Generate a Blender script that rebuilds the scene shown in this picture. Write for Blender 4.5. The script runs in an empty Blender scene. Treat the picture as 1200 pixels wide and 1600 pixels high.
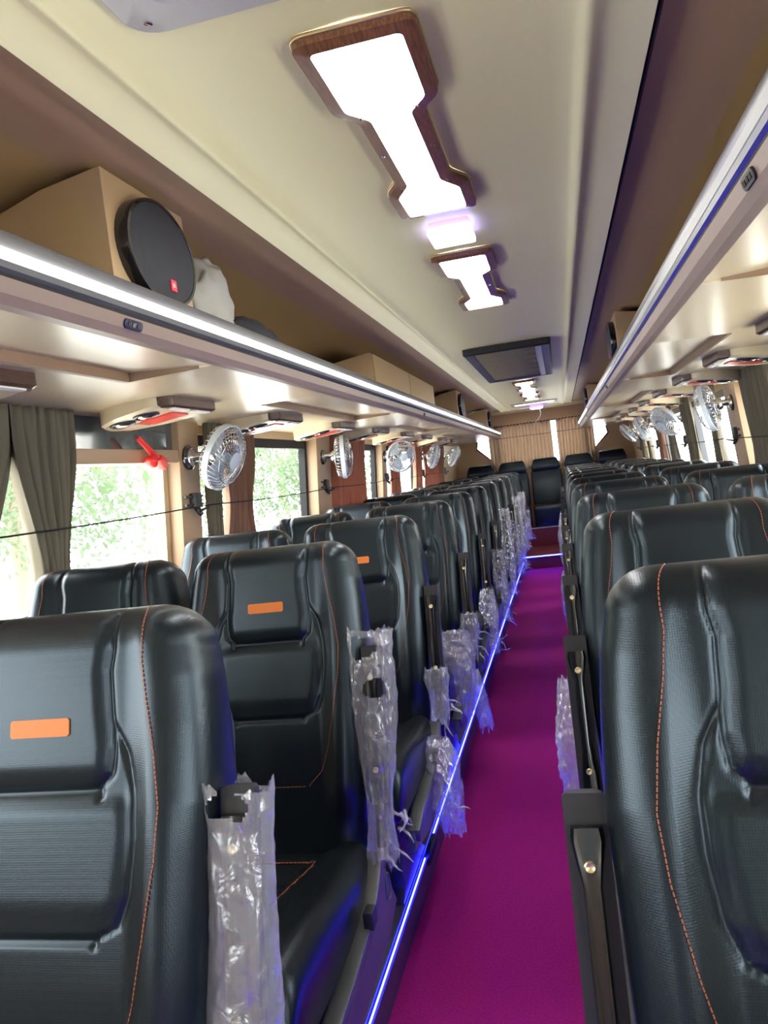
import bpy, bmesh, math, random
from mathutils import Vector, Matrix, Euler, noise
import numpy as np

random.seed(7)
scn = bpy.context.scene
COL = scn.collection
pi = math.pi
R = math.radians

# ------------------------------------------------------------------ camera, world, sun, exposure
CAM = Vector((0.23, 0.0, 1.265))
YAW, PITCH, ROLL, FPX = 0.226376, 0.043591, 0.125280, 1230.0
cy, sy, cp, sp, cr, sr = (math.cos(YAW), math.sin(YAW), math.cos(PITCH), math.sin(PITCH), math.cos(ROLL), math.sin(ROLL))
M0 = Matrix(((1, 0, 0), (0, 0, 1), (0, 1, 0)))
RY = Matrix(((cy, 0, sy), (0, 1, 0), (-sy, 0, cy)))
RP = Matrix(((1, 0, 0), (0, cp, sp), (0, -sp, cp)))
RR = Matrix(((cr, -sr, 0), (sr, cr, 0), (0, 0, 1)))
RC = RR @ RP @ RY @ M0                      # world -> (right, up, forward)
cam_d = bpy.data.cameras.new('camera')
cam_d.sensor_fit = 'HORIZONTAL'
cam_d.sensor_width = 36.0
cam_d.lens = 36.0 * FPX / 1200.0
cam_d.clip_start = 0.02
cam = bpy.data.objects.new('camera', cam_d)
COL.objects.link(cam)
rows = [RC[0], RC[1], -RC[2]]
m3 = Matrix(rows).transposed()
cam.matrix_world = Matrix.Translation(CAM) @ m3.to_4x4()
scn.camera = cam

scn.view_settings.view_transform = 'Standard'
scn.view_settings.look = 'None'
scn.view_settings.gamma = 1.0
scn.view_settings.use_curve_mapping = False
scn.view_settings.exposure = 0.3
scn.cycles.transparent_max_bounces = 16
scn.cycles.max_bounces = 8
scn.cycles.diffuse_bounces = 5
scn.cycles.sample_clamp_indirect = 10.0

SKY = 11.0
LAMP = 20.0
SHELF_LED = 24.0
BLUE = 140.0
SUN = 22.0

world = bpy.data.worlds.new('daylight_sky')
scn.world = world
world.use_nodes = True
bg = world.node_tree.nodes['Background']
bg.inputs['Color'].default_value = (0.95, 0.98, 1.0, 1)
bg.inputs['Strength'].default_value = SKY
sun_d = bpy.data.lights.new('sun', 'SUN')
sun_d.energy = SUN
sun_d.angle = R(1.5)
sun_d.color = (1.0, 0.96, 0.88)
sun = bpy.data.objects.new('sun', sun_d)
COL.objects.link(sun)
sun.location = (-6, -2, 12)
sun.rotation_euler = Vector((0.47, 0.10, -0.88)).to_track_quat('-Z', 'Y').to_euler()

# ------------------------------------------------------------------ helpers
def tag(o, label=None, cat=None, group=None, kind=None):
    if label: o['label'] = label
    if cat: o['category'] = cat
    if group: o['group'] = group
    if kind: o['kind'] = kind
    return o

def empty(name, loc=(0, 0, 0), rz=0.0, parent=None):
    o = bpy.data.objects.new(name, None)
    o.empty_display_size = 0.05
    o.location = loc
    o.rotation_euler = (0, 0, rz)
    COL.objects.link(o)
    if parent: o.parent = parent
    return o

def copy_tree(o, parent=None):
    c = o.copy()
    COL.objects.link(c)
    c.parent = parent
    for ch in list(o.children):
        copy_tree(ch, c)
    return c

class MB:
    def __init__(s):
        s.v, s.f, s.m = [], [], []
    def add(s, verts, faces, mi=0, mat=None):
        b = len(s.v)
        for p in verts:
            p = Vector(p)
            if mat is not None: p = mat @ p
            s.v.append(p[:])
        for f in faces:
            s.f.append([i + b for i in f]); s.m.append(mi)
        return s
    def box(s, lo, hi, mi=0, mat=None):
        x0, y0, z0 = lo; x1, y1, z1 = hi
        v = [(x0, y0, z0), (x1, y0, z0), (x1, y1, z0), (x0, y1, z0), (x0, y0, z1), (x1, y0, z1), (x1, y1, z1), (x0, y1, z1)]
        f = [(0, 3, 2, 1), (4, 5, 6, 7), (0, 1, 5, 4), (1, 2, 6, 5), (2, 3, 7, 6), (3, 0, 4, 7)]
        return s.add(v, f, mi, mat)
    def loft(s, rings, mi=0, closed=True, cap0=True, cap1=True, mat=None):
        n = len(rings[0]); v = []; f = []
        for r in rings: v += list(r)
        for i in range(len(rings) - 1):
            for j in range(n if closed else n - 1):
                k = (j + 1) % n
                f.append((i * n + j, i * n + k, (i + 1) * n + k, (i + 1) * n + j))
        if closed and cap0: f.append(tuple(range(n))[::-1])
        if closed and cap1: f.append(tuple((len(rings) - 1) * n + j for j in range(n)))
        return s.add(v, f, mi, mat)
    def tube(s, pts, r, seg=8, mi=0, closed=False, mat=None):
        pts = [Vector(p) for p in pts]; n = len(pts)
        rs = r if isinstance(r, (list, tuple)) else [r] * n
        rings = []; up = None
        for i, p in enumerate(pts):
            if closed: t = pts[(i + 1) % n] - pts[i - 1]
            else: t = pts[min(i + 1, n - 1)] - pts[max(i - 1, 0)]
            t.normalize()
            if up is None:
                up = t.orthogonal().normalized()
            up = (up - t * up.dot(t))
            if up.length < 1e-6: up = t.orthogonal()
            up.normalize()
            sd = t.cross(up)
            rings.append([p + (up * math.cos(2 * pi * k / seg) + sd * math.sin(2 * pi * k / seg)) * rs[i] for k in range(seg)])
        if closed: rings.append(rings[0])
        return s.loft(rings, mi, True, not closed, not closed, mat)
    def prism(s, poly, z0, z1, mi=0, mat=None, axis='Z'):
        def P(a, b, c):
            return {'Z': (a, b, c), 'X': (c, a, b), 'Y': (a, c, b)}[axis]
        return s.loft([[P(a, b, z0) for a, b in poly], [P(a, b, z1) for a, b in poly]], mi, True, True, True, mat)
    def lathe(s, prof, seg=24, mi=0, mat=None):
        rings = [[(r * math.cos(2 * pi * k / seg), r * math.sin(2 * pi * k / seg), z) for k in range(seg)] for r, z in prof]
        return s.loft(rings, mi, True, True, True, mat)
    def build(s, name, mats, parent=None, smooth=False, bevel=0.0, auto=None, fix=True):
        me = bpy.data.meshes.new(name)
        me.from_pydata(s.v, [], s.f)
        if not isinstance(mats, (list, tuple)): mats = [mats]
        for m in mats: me.materials.append(m)
        me.polygons.foreach_set('material_index', s.m)
        if fix:
            bm = bmesh.new(); bm.from_mesh(me)
            bmesh.ops.recalc_face_normals(bm, faces=bm.faces)
            if bevel > 0:
                es = [e for e in bm.edges if len(e.link_faces) == 2 and e.calc_face_angle(0) > R(30)]
                bmesh.ops.bevel(bm, geom=es, offset=bevel, segments=2, profile=0.6, affect='EDGES', clamp_overlap=True)
            bm.to_mesh(me); bm.free()
        if smooth or bevel > 0:
            me.polygons.foreach_set('use_smooth', [True] * len(me.polygons))
            if auto or bevel > 0:
                me.set_sharp_from_angle(angle=R(auto or 35))
        me.update()
        o = bpy.data.objects.new(name, me)
        COL.objects.link(o)
        if parent: o.parent = parent
        return o

def interp(t, x):
    if x <= t[0][0]: return t[0][1]
    for (a, b), (c, d) in zip(t, t[1:]):
        if x <= c: return b + (d - b) * (x - a) / (c - a)
    return t[-1][1]
def sst(a, b, x):
    t = max(0.0, min(1.0, (x - a) / (b - a))); return t * t * (3 - 2 * t)
def mirror(poly, sd): return [(sd * a, b) for a, b in poly]
def rounded(x0, y0, x1, y1, r, n=5):
    out = []
    for cx, cy_, a0 in ((x1 - r, y0 + r, -90), (x1 - r, y1 - r, 0), (x0 + r, y1 - r, 90), (x0 + r, y0 + r, 180)):
        for i in range(n + 1):
            a = R(a0 + 90 * i / n); out.append((cx + r * math.cos(a), cy_ + r * math.sin(a)))
    return out
def round_poly(poly, r, n=4):
    out = []; N = len(poly)
    for i in range(N):
        p = Vector(poly[i]).to_2d() if len(poly[i]) > 2 else Vector(poly[i]); a = Vector(poly[i - 1]); b = Vector(poly[(i + 1) % N])
        rr = min(r, (a - p).length * .45, (b - p).length * .45)
        p0 = p + (a - p).normalized() * rr; p1 = p + (b - p).normalized() * rr
        for k in range(n + 1):
            t = k / n
            q = p0 * (1 - t) ** 2 + p * 2 * t * (1 - t) + p1 * t * t
            out.append((q.x, q.y))
    return out
ORD = ['first', 'second', 'third', 'fourth', 'fifth', 'sixth', 'seventh', 'eighth', 'ninth', 'tenth', 'eleventh', 'twelfth']

# ------------------------------------------------------------------ materials
def mat(name, col, rough=0.5, metal=0.0, emit=None, es=0.0, bump=None, var=None, spec=0.5, coat=0.0, sheen=0.0, tint=None):
    m = bpy.data.materials.new(name); m.use_nodes = True
    nt = m.node_tree; b = nt.nodes['Principled BSDF']
    b.inputs['Base Color'].default_value = (*col, 1)
    b.inputs['Roughness'].default_value = rough
    b.inputs['Metallic'].default_value = metal
    b.inputs['Specular IOR Level'].default_value = spec
    if tint: b.inputs['Specular Tint'].default_value = (*tint, 1)
    b.inputs['Coat Weight'].default_value = coat
    b.inputs['Sheen Weight'].default_value = sheen
    if emit:
        b.inputs['Emission Color'].default_value = (*emit, 1); b.inputs['Emission Strength'].default_value = es
    tc = nt.nodes.new('ShaderNodeTexCoord')
    if var:                                   # (scale, second colour, (sx,sy,sz))
        mp = nt.nodes.new('ShaderNodeMapping'); mp.inputs['Scale'].default_value = var[2]
        no = nt.nodes.new('ShaderNodeTexNoise'); no.inputs['Scale'].default_value = var[0]; no.inputs['Detail'].default_value = 6
        mx = nt.nodes.new('ShaderNodeMix'); mx.data_type = 'RGBA'
        rp = nt.nodes.new('ShaderNodeValToRGB'); rp.color_ramp.elements[0].position = .35; rp.color_ramp.elements[1].position = .65
        nt.links.new(tc.outputs['Object'], mp.inputs['Vector']); nt.links.new(mp.outputs['Vector'], no.inputs['Vector'])
        nt.links.new(no.outputs['Fac'], rp.inputs['Fac']); nt.links.new(rp.outputs['Color'], mx.inputs[0])
        mx.inputs[6].default_value = (*col, 1); mx.inputs[7].default_value = (*var[1], 1)
        nt.links.new(mx.outputs[2], b.inputs['Base Color'])
    if bump:                                  # (kind, scale, strength)
        bp = nt.nodes.new('ShaderNodeBump'); bp.inputs['Strength'].default_value = bump[2]; bp.inputs['Distance'].default_value = 0.002
        if bump[0] == 'noise':
            n2 = nt.nodes.new('ShaderNodeTexNoise'); n2.inputs['Scale'].default_value = bump[1]; n2.inputs['Detail'].default_value = 4
            nt.links.new(tc.outputs['Object'], n2.inputs['Vector']); nt.links.new(n2.outputs['Fac'], bp.inputs['Height'])
        elif bump[0] == 'dots':
            n2 = nt.nodes.new('ShaderNodeTexVoronoi'); n2.inputs['Scale'].default_value = bump[1]; n2.inputs['Randomness'].default_value = 0.15
            nt.links.new(tc.outputs['Object'], n2.inputs['Vector']); nt.links.new(n2.outputs['Distance'], bp.inputs['Height'])
        nt.links.new(bp.outputs['Normal'], b.inputs['Normal'])
    return m

def mat_glass(name, tint, gloss):
    m = bpy.data.materials.new(name); m.use_nodes = True
    nt = m.node_tree; nt.nodes.remove(nt.nodes['Principled BSDF'])
    out = nt.nodes['Material Output']
    t = nt.nodes.new('ShaderNodeBsdfTransparent'); t.inputs['Color'].default_value = (*tint, 1)
    g = nt.nodes.new('ShaderNodeBsdfGlossy'); g.inputs['Roughness'].default_value = 0.05
    mx = nt.nodes.new('ShaderNodeMixShader'); mx.inputs['Fac'].default_value = gloss
    nt.links.new(t.outputs[0], mx.inputs[1]); nt.links.new(g.outputs[0], mx.inputs[2]); nt.links.new(mx.outputs[0], out.inputs['Surface'])
    return m

def mat_plastic_film(name):
    m = bpy.data.materials.new(name); m.use_nodes = True
    nt = m.node_tree; nt.nodes.remove(nt.nodes['Principled BSDF'])
    out = nt.nodes['Material Output']
    tc = nt.nodes.new('ShaderNodeTexCoord')
    no = nt.nodes.new('ShaderNodeTexNoise'); no.inputs['Scale'].default_value = 30; no.inputs['Detail'].default_value = 5; no.inputs['Distortion'].default_value = 1.2
    nt.links.new(tc.outputs['Object'], no.inputs['Vector'])
    bp = nt.nodes.new('ShaderNodeBump'); bp.inputs['Strength'].default_value = 0.6; bp.inputs['Distance'].default_value = 0.005
    nt.links.new(no.outputs['Fac'], bp.inputs['Height'])
    t = nt.nodes.new('ShaderNodeBsdfTransparent'); t.inputs['Color'].default_value = (0.94, 0.95, 0.97, 1)
    d = nt.nodes.new('ShaderNodeBsdfDiffuse'); d.inputs['Color'].default_value = (0.80, 0.80, 0.84, 1)
    tr = nt.nodes.new('ShaderNodeBsdfTranslucent'); tr.inputs['Color'].default_value = (0.80, 0.80, 0.84, 1)
    g = nt.nodes.new('ShaderNodeBsdfGlossy'); g.inputs['Roughness'].default_value = 0.16
    for x in (d, tr, g): nt.links.new(bp.outputs['Normal'], x.inputs['Normal'])
    a1 = nt.nodes.new('ShaderNodeMixShader'); a1.inputs[0].default_value = 0.45
    nt.links.new(d.outputs[0], a1.inputs[1]); nt.links.new(tr.outputs[0], a1.inputs[2])
    a2 = nt.nodes.new('ShaderNodeMixShader'); a2.inputs[0].default_value = 0.38
    nt.links.new(a1.outputs[0], a2.inputs[1]); nt.links.new(g.outputs[0], a2.inputs[2])
    a3 = nt.nodes.new('ShaderNodeMixShader'); a3.inputs[0].default_value = 0.40
    nt.links.new(t.outputs[0], a3.inputs[1]); nt.links.new(a2.outputs[0], a3.inputs[2])
    nt.links.new(a3.outputs[0], out.inputs['Surface'])
    return m

def mat_cloth(name, col, col2, trans=0.25):
    m = bpy.data.materials.new(name); m.use_nodes = True
    nt = m.node_tree; b = nt.nodes['Principled BSDF']; out = nt.nodes['Material Output']
    b.inputs['Base Color'].default_value = (*col, 1); b.inputs['Roughness'].default_value = 0.75; b.inputs['Specular IOR Level'].default_value = 0.2
    tc = nt.nodes.new('ShaderNodeTexCoord')
    no = nt.nodes.new('ShaderNodeTexNoise'); no.inputs['Scale'].default_value = 260
    mx = nt.nodes.new('ShaderNodeMix'); mx.data_type = 'RGBA'
    mx.inputs[6].default_value = (*col, 1); mx.inputs[7].default_value = (*col2, 1)
    nt.links.new(tc.outputs['Object'], no.inputs['Vector']); nt.links.new(no.outputs['Fac'], mx.inputs[0]); nt.links.new(mx.outputs[2], b.inputs['Base Color'])
    tr = nt.nodes.new('ShaderNodeBsdfTranslucent'); tr.inputs['Color'].default_value = (*col2, 1)
    ms = nt.nodes.new('ShaderNodeMixShader'); ms.inputs[0].default_value = trans
    nt.links.new(b.outputs[0], ms.inputs[1]); nt.links.new(tr.outputs[0], ms.inputs[2]); nt.links.new(ms.outputs[0], out.inputs['Surface'])
    return m

M = {}
M['cream'] = mat('cream_laminate', (0.80, 0.765, 0.46), 0.42, var=(0.8, (0.78, 0.74, 0.44), (1, 1, 1)))
M['cream_gloss'] = mat('glossy_cream_panel', (0.72, 0.60, 0.39), 0.26, spec=0.6, var=(2.0, (0.69, 0.57, 0.37), (1, .25, 1)))
M['brown'] = mat('brown_cove_panel', (0.40, 0.27, 0.14), 0.5)
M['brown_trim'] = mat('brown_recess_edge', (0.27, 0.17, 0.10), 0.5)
M['tan'] = mat('tan_pillar_panel', (0.40, 0.27, 0.16), 0.45)
M['tan_light'] = mat('light_tan_panel', (0.52, 0.38, 0.22), 0.5)
M['fascia'] = mat('mauve_tan_fascia', (0.23, 0.16, 0.13), 0.42)
M['alu'] = mat('aluminium_rail', (0.26, 0.265, 0.275), 0.36, 0.9)
M['alu_dark'] = mat('grey_anodised_rail', (0.10, 0.10, 0.105), 0.45, 0.2)
M['chrome'] = mat('chrome', (0.78, 0.78, 0.78), 0.16, 1.0)
M['leather'] = mat('black_perforated_leatherette', (0.0045, 0.0068, 0.0085), 0.33, bump=('dots', 380, 0.07), spec=0.47, tint=(0.72, 0.88, 1.0))
M['leather_plain'] = mat('black_leatherette', (0.0045, 0.0065, 0.008), 0.35, bump=('noise', 300, 0.15), spec=0.45, tint=(0.72, 0.88, 1.0))
M['shell'] = mat('charcoal_moulded_plastic', (0.035, 0.036, 0.042), 0.45)
M['trimplastic'] = mat('dark_grey_plastic', (0.05, 0.052, 0.058), 0.35)
M['blackgloss'] = mat('glossy_black_plastic', (0.008, 0.008, 0.009), 0.16, spec=0.6, coat=0.5)
M['blackmatt'] = mat('matt_black_plastic', (0.016, 0.016, 0.018), 0.5)
M['panel_grey'] = mat('grey_side_panel', (0.06, 0.06, 0.11), 0.38)
M['orange'] = mat('orange_leather_tag', (0.62, 0.155, 0.012), 0.55, bump=('noise', 400, 0.2))
M['thread'] = mat('orange_thread', (0.30, 0.085, 0.035), 0.7)
M['thread_pale'] = mat('pale_thread', (0.30, 0.27, 0.24), 0.7)
M['brass'] = mat('brass_screw', (0.75, 0.62, 0.34), 0.3, 1.0)
M['carpet'] = mat('red_aisle_carpet', (0.38, 0.012, 0.20), 0.92, bump=('noise', 420, 0.9), var=(170, (0.29, 0.008, 0.155), (1, 1, 1)), spec=0.15)
M['podium'] = mat('grey_vinyl_floor', (0.10, 0.10, 0.14), 0.5, bump=('noise', 180, 0.2))
M['kick'] = mat('dark_kick_strip', (0.06, 0.045, 0.07), 0.4)
M['maroon'] = mat('maroon_step_covering', (0.17, 0.018, 0.03), 0.55)
M['wood'] = mat('walnut_woodgrain', (0.26, 0.11, 0.055), 0.3, var=(22, (0.13, 0.055, 0.03), (14, 1.2, 6)), coat=0.15)
M['wood_dark'] = mat('dark_walnut_bar', (0.10, 0.05, 0.035), 0.3, var=(22, (0.06, 0.03, 0.02), (6, 1.2, 6)), coat=0.2)
M['gold'] = mat('gilt_edge', (0.65, 0.52, 0.30), 0.3, 0.8)
M['lamp'] = mat('lit_white_diffuser', (0.9, 0.9, 0.9), 0.4, emit=(1.0, 0.97, 0.93), es=LAMP)
M['lamp_cool'] = mat('lit_cool_diffuser', (0.9, 0.9, 0.95), 0.4, emit=(0.90, 0.90, 1.0), es=3)
M['lamp_dim'] = mat('frosted_diffuser', (0.85, 0.85, 0.82), 0.4, emit=(1, 0.98, 0.95), es=0.9)
M['violet'] = mat('violet_glowing_edge', (0.4, 0.3, 0.9), 0.4, emit=(0.10, 0.05, 1.0), es=8)
M['led_white'] = mat('lit_white_led_strip', (0.9, 0.9, 0.9), 0.4, emit=(1.0, 0.99, 0.95), es=SHELF_LED)
M['led_off'] = mat('unlit_led_strip', (0.62, 0.64, 0.62), 0.25)
M['led_blue'] = mat('lit_blue_led_strip', (0.1, 0.1, 0.9), 0.4, emit=(0.012, 0.016, 1.0), es=BLUE)
M['grille_dark'] = mat('dark_grille_frame', (0.022, 0.023, 0.028), 0.4)
M['grille_slat'] = mat('khaki_grille_slat', (0.42, 0.37, 0.25), 0.5)
M['fabric_speaker'] = mat('black_speaker_cloth', (0.018, 0.02, 0.028), 0.65, bump=('dots', 420, 0.5))
M['speaker_wood'] = mat('tan_speaker_box', (0.42, 0.29, 0.16), 0.5)
M['red'] = mat('red_plastic', (0.70, 0.03, 0.025), 0.32)
M['redlogo'] = mat('red_badge', (0.75, 0.03, 0.06), 0.4)
M['white'] = mat('white_plastic', (0.75, 0.74, 0.72), 0.35)
M['ventcream'] = mat('pearl_cream_plastic', (0.70, 0.60, 0.42), 0.25, spec=0.6)
M['hatch'] = mat('lilac_grey_plastic', (0.46, 0.455, 0.44), 0.4)
M['rubber'] = mat('black_rubber', (0.012, 0.012, 0.013), 0.6, spec=0.2)
M['darkgap'] = mat('dark_seal', (0.02, 0.014, 0.018), 0.6)
M['socket'] = mat('navy_black_socket', (0.012, 0.012, 0.05), 0.3)
M['glass'] = mat_glass('window_glass', (0.97, 0.985, 0.98), 0.05)
M['tintglass'] = mat_glass('tinted_windscreen_glass', (0.24, 0.27, 0.27), 0.05)  # unseen windscreen behind the camera; tint deepened to dim front light on the seats
M['darkglass'] = mat('dark_tinted_glass', (0.05, 0.065, 0.065), 0.08, spec=0.9, coat=0.5)
M['film'] = mat_plastic_film('crumpled_clear_film')
M['c_grey'] = mat_cloth('olive_grey_curtain', (0.13, 0.115, 0.085), (0.17, 0.15, 0.105), 0.22)
M['c_rust'] = mat_cloth('rust_brown_curtain', (0.30, 0.125, 0.085), (0.36, 0.16, 0.105), 0.3)
M['c_brown'] = mat_cloth('brown_curtain', (0.19, 0.10, 0.07), (0.25, 0.145, 0.10), 0.25)
M['c_tan'] = mat_cloth('tan_rear_curtain', (0.52, 0.42, 0.33), (0.56, 0.46, 0.37), 0.38)
M['clearfan'] = mat('pale_fan_rim', (0.60, 0.66, 0.72), 0.2, spec=0.6)
M['fanblade'] = mat('smoke_fan_blade', (0.40, 0.46, 0.52), 0.2)
M['leaf'] = mat_cloth('green_leaf', (0.055, 0.095, 0.045), (0.08, 0.125, 0.065), 0.4)
M['leaf2'] = mat_cloth('pale_green_leaf', (0.085, 0.13, 0.07), (0.115, 0.165, 0.095), 0.4)
M['bark'] = mat('grey_bark', (0.22, 0.18, 0.14), 0.9, bump=('noise', 20, 0.8))
M['ground'] = mat('pale_concrete_ground', (0.55, 0.54, 0.50), 0.9)
M['bldg'] = mat('white_rendered_wall', (0.75, 0.74, 0.72), 0.8)
M['brickpink'] = mat('pale_brick', (0.62, 0.45, 0.38), 0.8)
M['cloth_grey'] = mat('grey_cloth', (0.34, 0.33, 0.31), 0.85, bump=('noise', 90, 0.5))
M['cloth_black'] = mat('black_cloth', (0.014, 0.016, 0.022), 0.8)
M['sticker'] = mat('yellow_sticker', (0.75, 0.52, 0.14), 0.5)

# ------------------------------------------------------------------ bus shell
Y0, YB, YR = -2.1, 11.25, 10.8              # front end of what is built, rear wall, far end of racks
def wx(z): return 1.19 + (1.575 - z) * 0.09  # inner face of the side walls (slightly wider below)
def struct(o): o['kind'] = 'structure'; return o

b = MB().box((-0.312, Y0, -0.05), (0.312, 9.19, 0.0)); struct(b.build('floor', M['carpet']))
for sd, nm in ((-1, 'left'), (1, 'right')):
    # raised podium each side of the aisle with kick strip under a nosing
    m = MB()
    xs = sorted((sd * 0.318, sd * 1.34))
    m.box((xs[0], Y0, -0.05), (xs[1], YB, 0.093))
    struct(m.build('floor_podium_' + nm, M['podium']))
    m = MB(); a = sorted((sd * 0.306, sd * 0.318)); m.box((a[0], Y0, 0.0), (a[1], 9.19, 0.080))
    struct(m.build('baseboard_' + nm, M['kick']))
# rear steps
m = MB(); m.box((-0.318, 9.19, -0.05), (0.318, 10.2, 0.145)); struct(m.build('floor_platform', M['maroon'], bevel=.004))
m = MB(); m.box((-1.2, 10.2, 0.093), (1.2, YB, 0.385)); m.box((-0.6, 10.185, 0.37), (0.6, 10.2, 0.388), 1)
struct(m.build('floor_rear_step', [M['maroon'], M['hatch']], bevel=.003))

# ceiling: flat cream centre, shallow grooves, cream borders, dark seal, brown coves
m = MB()
prof = [(0.0, 1.940), (0.20, 1.938), (0.29, 1.934), (0.32, 1.930), (0.332, 1.925), (0.341, 1.918), (0.348, 1.915), (0.355, 1.916), (0.364, 1.922), (0.375, 1.925), (0.41, 1.922), (0.447, 1.916), (0.447, 1.945)]
full = [(-x, z) for x, z in prof[::-1]] + prof[1:]
m.loft([[(x, y, z) for x, z in full] for y in (Y0, 10.45)], closed=False)
m.box((-0.447, 10.43, 1.918), (0.447, 10.45, 1.95))
struct(m.build('ceiling', M['cream'], smooth=True, auto=50))
for sd, nm in ((-1, 'left'), (1, 'right')):
    m = MB()
    m.loft([[(sd * x, y, z) for x, z in ((0.447, 1.943), (0.458, 1.943), (0.458, 1.934), (0.462, 1.934))] for y in (Y0, 10.5)], closed=False)
    struct(m.build('trim_seal_' + nm, M['darkgap']))
    m = MB()
    cove = [(0.458, 1.945), (0.50, 1.943), (0.62, 1.94), (0.74, 1.93), (0.86, 1.905), (0.98, 1.86), (1.08, 1.79), (1.15, 1.71), (1.185, 1.62), (1.20, 1.575)]
    m.loft([[(sd * x, y, z) for x, z in cove] for y in (Y0, YB)], closed=False)
    struct(m.build('ceiling_cove_' + nm, M['brown'], smooth=True))
m = MB(); m.box((-1.2, 10.45, 1.935), (1.2, YB, 1.97)); struct(m.build('ceiling_rear', M['brown']))
m = MB(); m.box((-1.3, Y0, 1.975), (1.3, YB, 2.0)); struct(m.build('ceiling_roof', M['brown']))

# rear wall with window opening and two corner lights
def quad_grid_wall(y, holes_x, zs):
    pass
m = MB()
yb0, yb1 = YB, YB + 0.05
m.box((-1.35, yb0, 0.0), (1.35, yb1, 1.20))
m.box((-1.35, yb0, 1.76), (1.35, yb1, 2.0))
m.box((-0.64, yb0, 1.20), (-0.58, yb1, 1.76)); m.box((0.58, yb0, 1.20), (0.64, yb1, 1.76))
for sd in (-1, 1):
    m.prism(mirror([(0.64, 1.20), (1.35, 1.20), (1.35, 1.76), (0.64, 1.76), (0.64, 1.63), (0.88, 1.60), (0.90, 1.49), (0.64, 1.245)], sd), yb0, yb1, axis='Y')
struct(m.build('wall_rear', M['tan']))

m = MB()
m.box((-1.35, Y0 - .05, 0.0), (1.35, Y0, 0.95)); m.box((-1.35, Y0 - .05, 1.72), (1.35, Y0, 2.0))
for sx in (-1, 1): m.box((min(sx * 1.0, sx * 1.35), Y0 - .05, .95), (max(sx * 1.0, sx * 1.35), Y0, 1.72))
struct(m.build('wall_front', M['tan_light']))
w = empty('window_front', (0, Y0 - .03, .95)); struct(w)
MB().box((-1.0, 0, 0), (1.0, .006, .77)).build('window_glass', M['tintglass'], w)
NP = [-0.66, 1.09, 2.84, 4.60, 6.34, 8.09]
PH = {4.60: 0.14}           # pillar centres between the side windows
ZS, ZT = 0.97, 1.535                          # sill and head of the side windows
def slab(m, sd, y0, y1, z0, z1, t0, t1, mi=0):
    """slab following the lean of the side wall, t0..t1 outwards of the inner face"""
    r = []
    for y in (y0, y1):
        r.append([(sd * (wx(z0) + t0), y, z0), (sd * (wx(z0) + t1), y, z0), (sd * (wx(z1) + t1), y, z1), (sd * (wx(z1) + t0), y, z1)])
    m.loft(r, mi)
WEND = 9.62
wn = 0
pn = 0
for sd, nm in ((-1, 'left'), (1, 'right')):
    m = MB()
    slab(m, sd, Y0, YB, 0.0, ZS, 0.0, 0.08)
    slab(m, sd, Y0, YB, ZT, 1.66, 0.0, 0.08)
    slab(m, sd, WEND, YB, ZS, ZT, 0.0, 0.08)
    slab(m, sd, WEND - 0.02, WEND + 0.10, ZS, ZT, -0.02, 0.0)
    struct(m.build('wall_' + nm, M['tan_light']))
    for y in NP:
        pn += 1
        m = MB(); slab(m, sd, y - PH.get(y, 0.085), y + PH.get(y, 0.085), ZS, 1.585, -0.045 if y in PH else -0.035, 0.07)
        struct(m.build('trim_pillar_%d' % pn, M['tan'], bevel=.012))
    edges = [Y0] + [v for y in NP for v in (y - PH.get(y, 0.085), y + PH.get(y, 0.085))] + [WEND]
    for i in range(0, len(edges), 2):
        y0, y1 = edges[i], edges[i + 1]
        wn += 1
        w = empty('window_%d' % wn, (sd * wx(ZS), y0, ZS)); struct(w)
        off = Vector((sd * wx(ZS), y0, ZS))
        inv = Matrix.Translation(-off)
        f = MB()
        slab(f, sd, y0, y0 + 0.035, ZS, ZT, 0.02, 0.06); slab(f, sd, y1 - 0.035, y1, ZS, ZT, 0.02, 0.06)
        slab(f, sd, y0, y1, ZS, ZS + 0.035, 0.02, 0.06); slab(f, sd, y0, y1, ZT - 0.045, ZT, 0.02, 0.06)
        ym = (y0 + y1) / 2
        f.v = [(inv @ Vector(p))[:] for p in f.v]
        f.build('window_frame', M['tan_light'] if (sd < 0 and i == 4) else M['rubber'] if sd < 0 else M['trimplastic'], w)
        g = MB(); slab(g, sd, y0 + 0.03, y1 - 0.03, ZS + 0.03, ZT - 0.04, 0.044, 0.048)
        g.v = [(inv @ Vector(p))[:] for p in g.v]
        g.build('window_glass', M['glass'], w)
        if sd < 0 and i == 4:                 # the window with a tan rail and a dark ventilator light above it
            g = MB(); slab(g, sd, y0, y1, 1.468, 1.60, -0.006, 0.035)
            g.v = [(inv @ Vector(p))[:] for p in g.v]; g.build('dark_vent_glass', M['darkglass'], w)
            g = MB(); slab(g, sd, y0, y1, 1.418, 1.466, -0.03, 0.05)
            g.v = [(inv @ Vector(p))[:] for p in g.v]; g.build('window_rail', M['tan'], w, bevel=.004)
# rear glazing
wn += 1
w = empty('window_%d' % wn, (0, YB + 0.03, 1.2)); struct(w)
g = MB().box((-0.58, 0.0, 0.0), (0.58, 0.006, 0.56)); g.build('window_glass', M['glass'], w)
for sd in (-1, 1):
    wn += 1
    w = empty('window_%d' % wn, (0, YB, 0)); struct(w)
    poly = mirror([(0.64, 1.245), (0.90, 1.49), (0.88, 1.60), (0.64, 1.63)], sd)
    g = MB().prism(poly, 0.02, 0.026, axis='Y'); g.build('window_glass', M['glass'], w)
    m = MB()
    pts = [(x, -0.006, z) for x, z in poly]
    m.tube(pts, 0.012, 6, closed=True); m.build('window_frame', M['rubber'], w)

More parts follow.
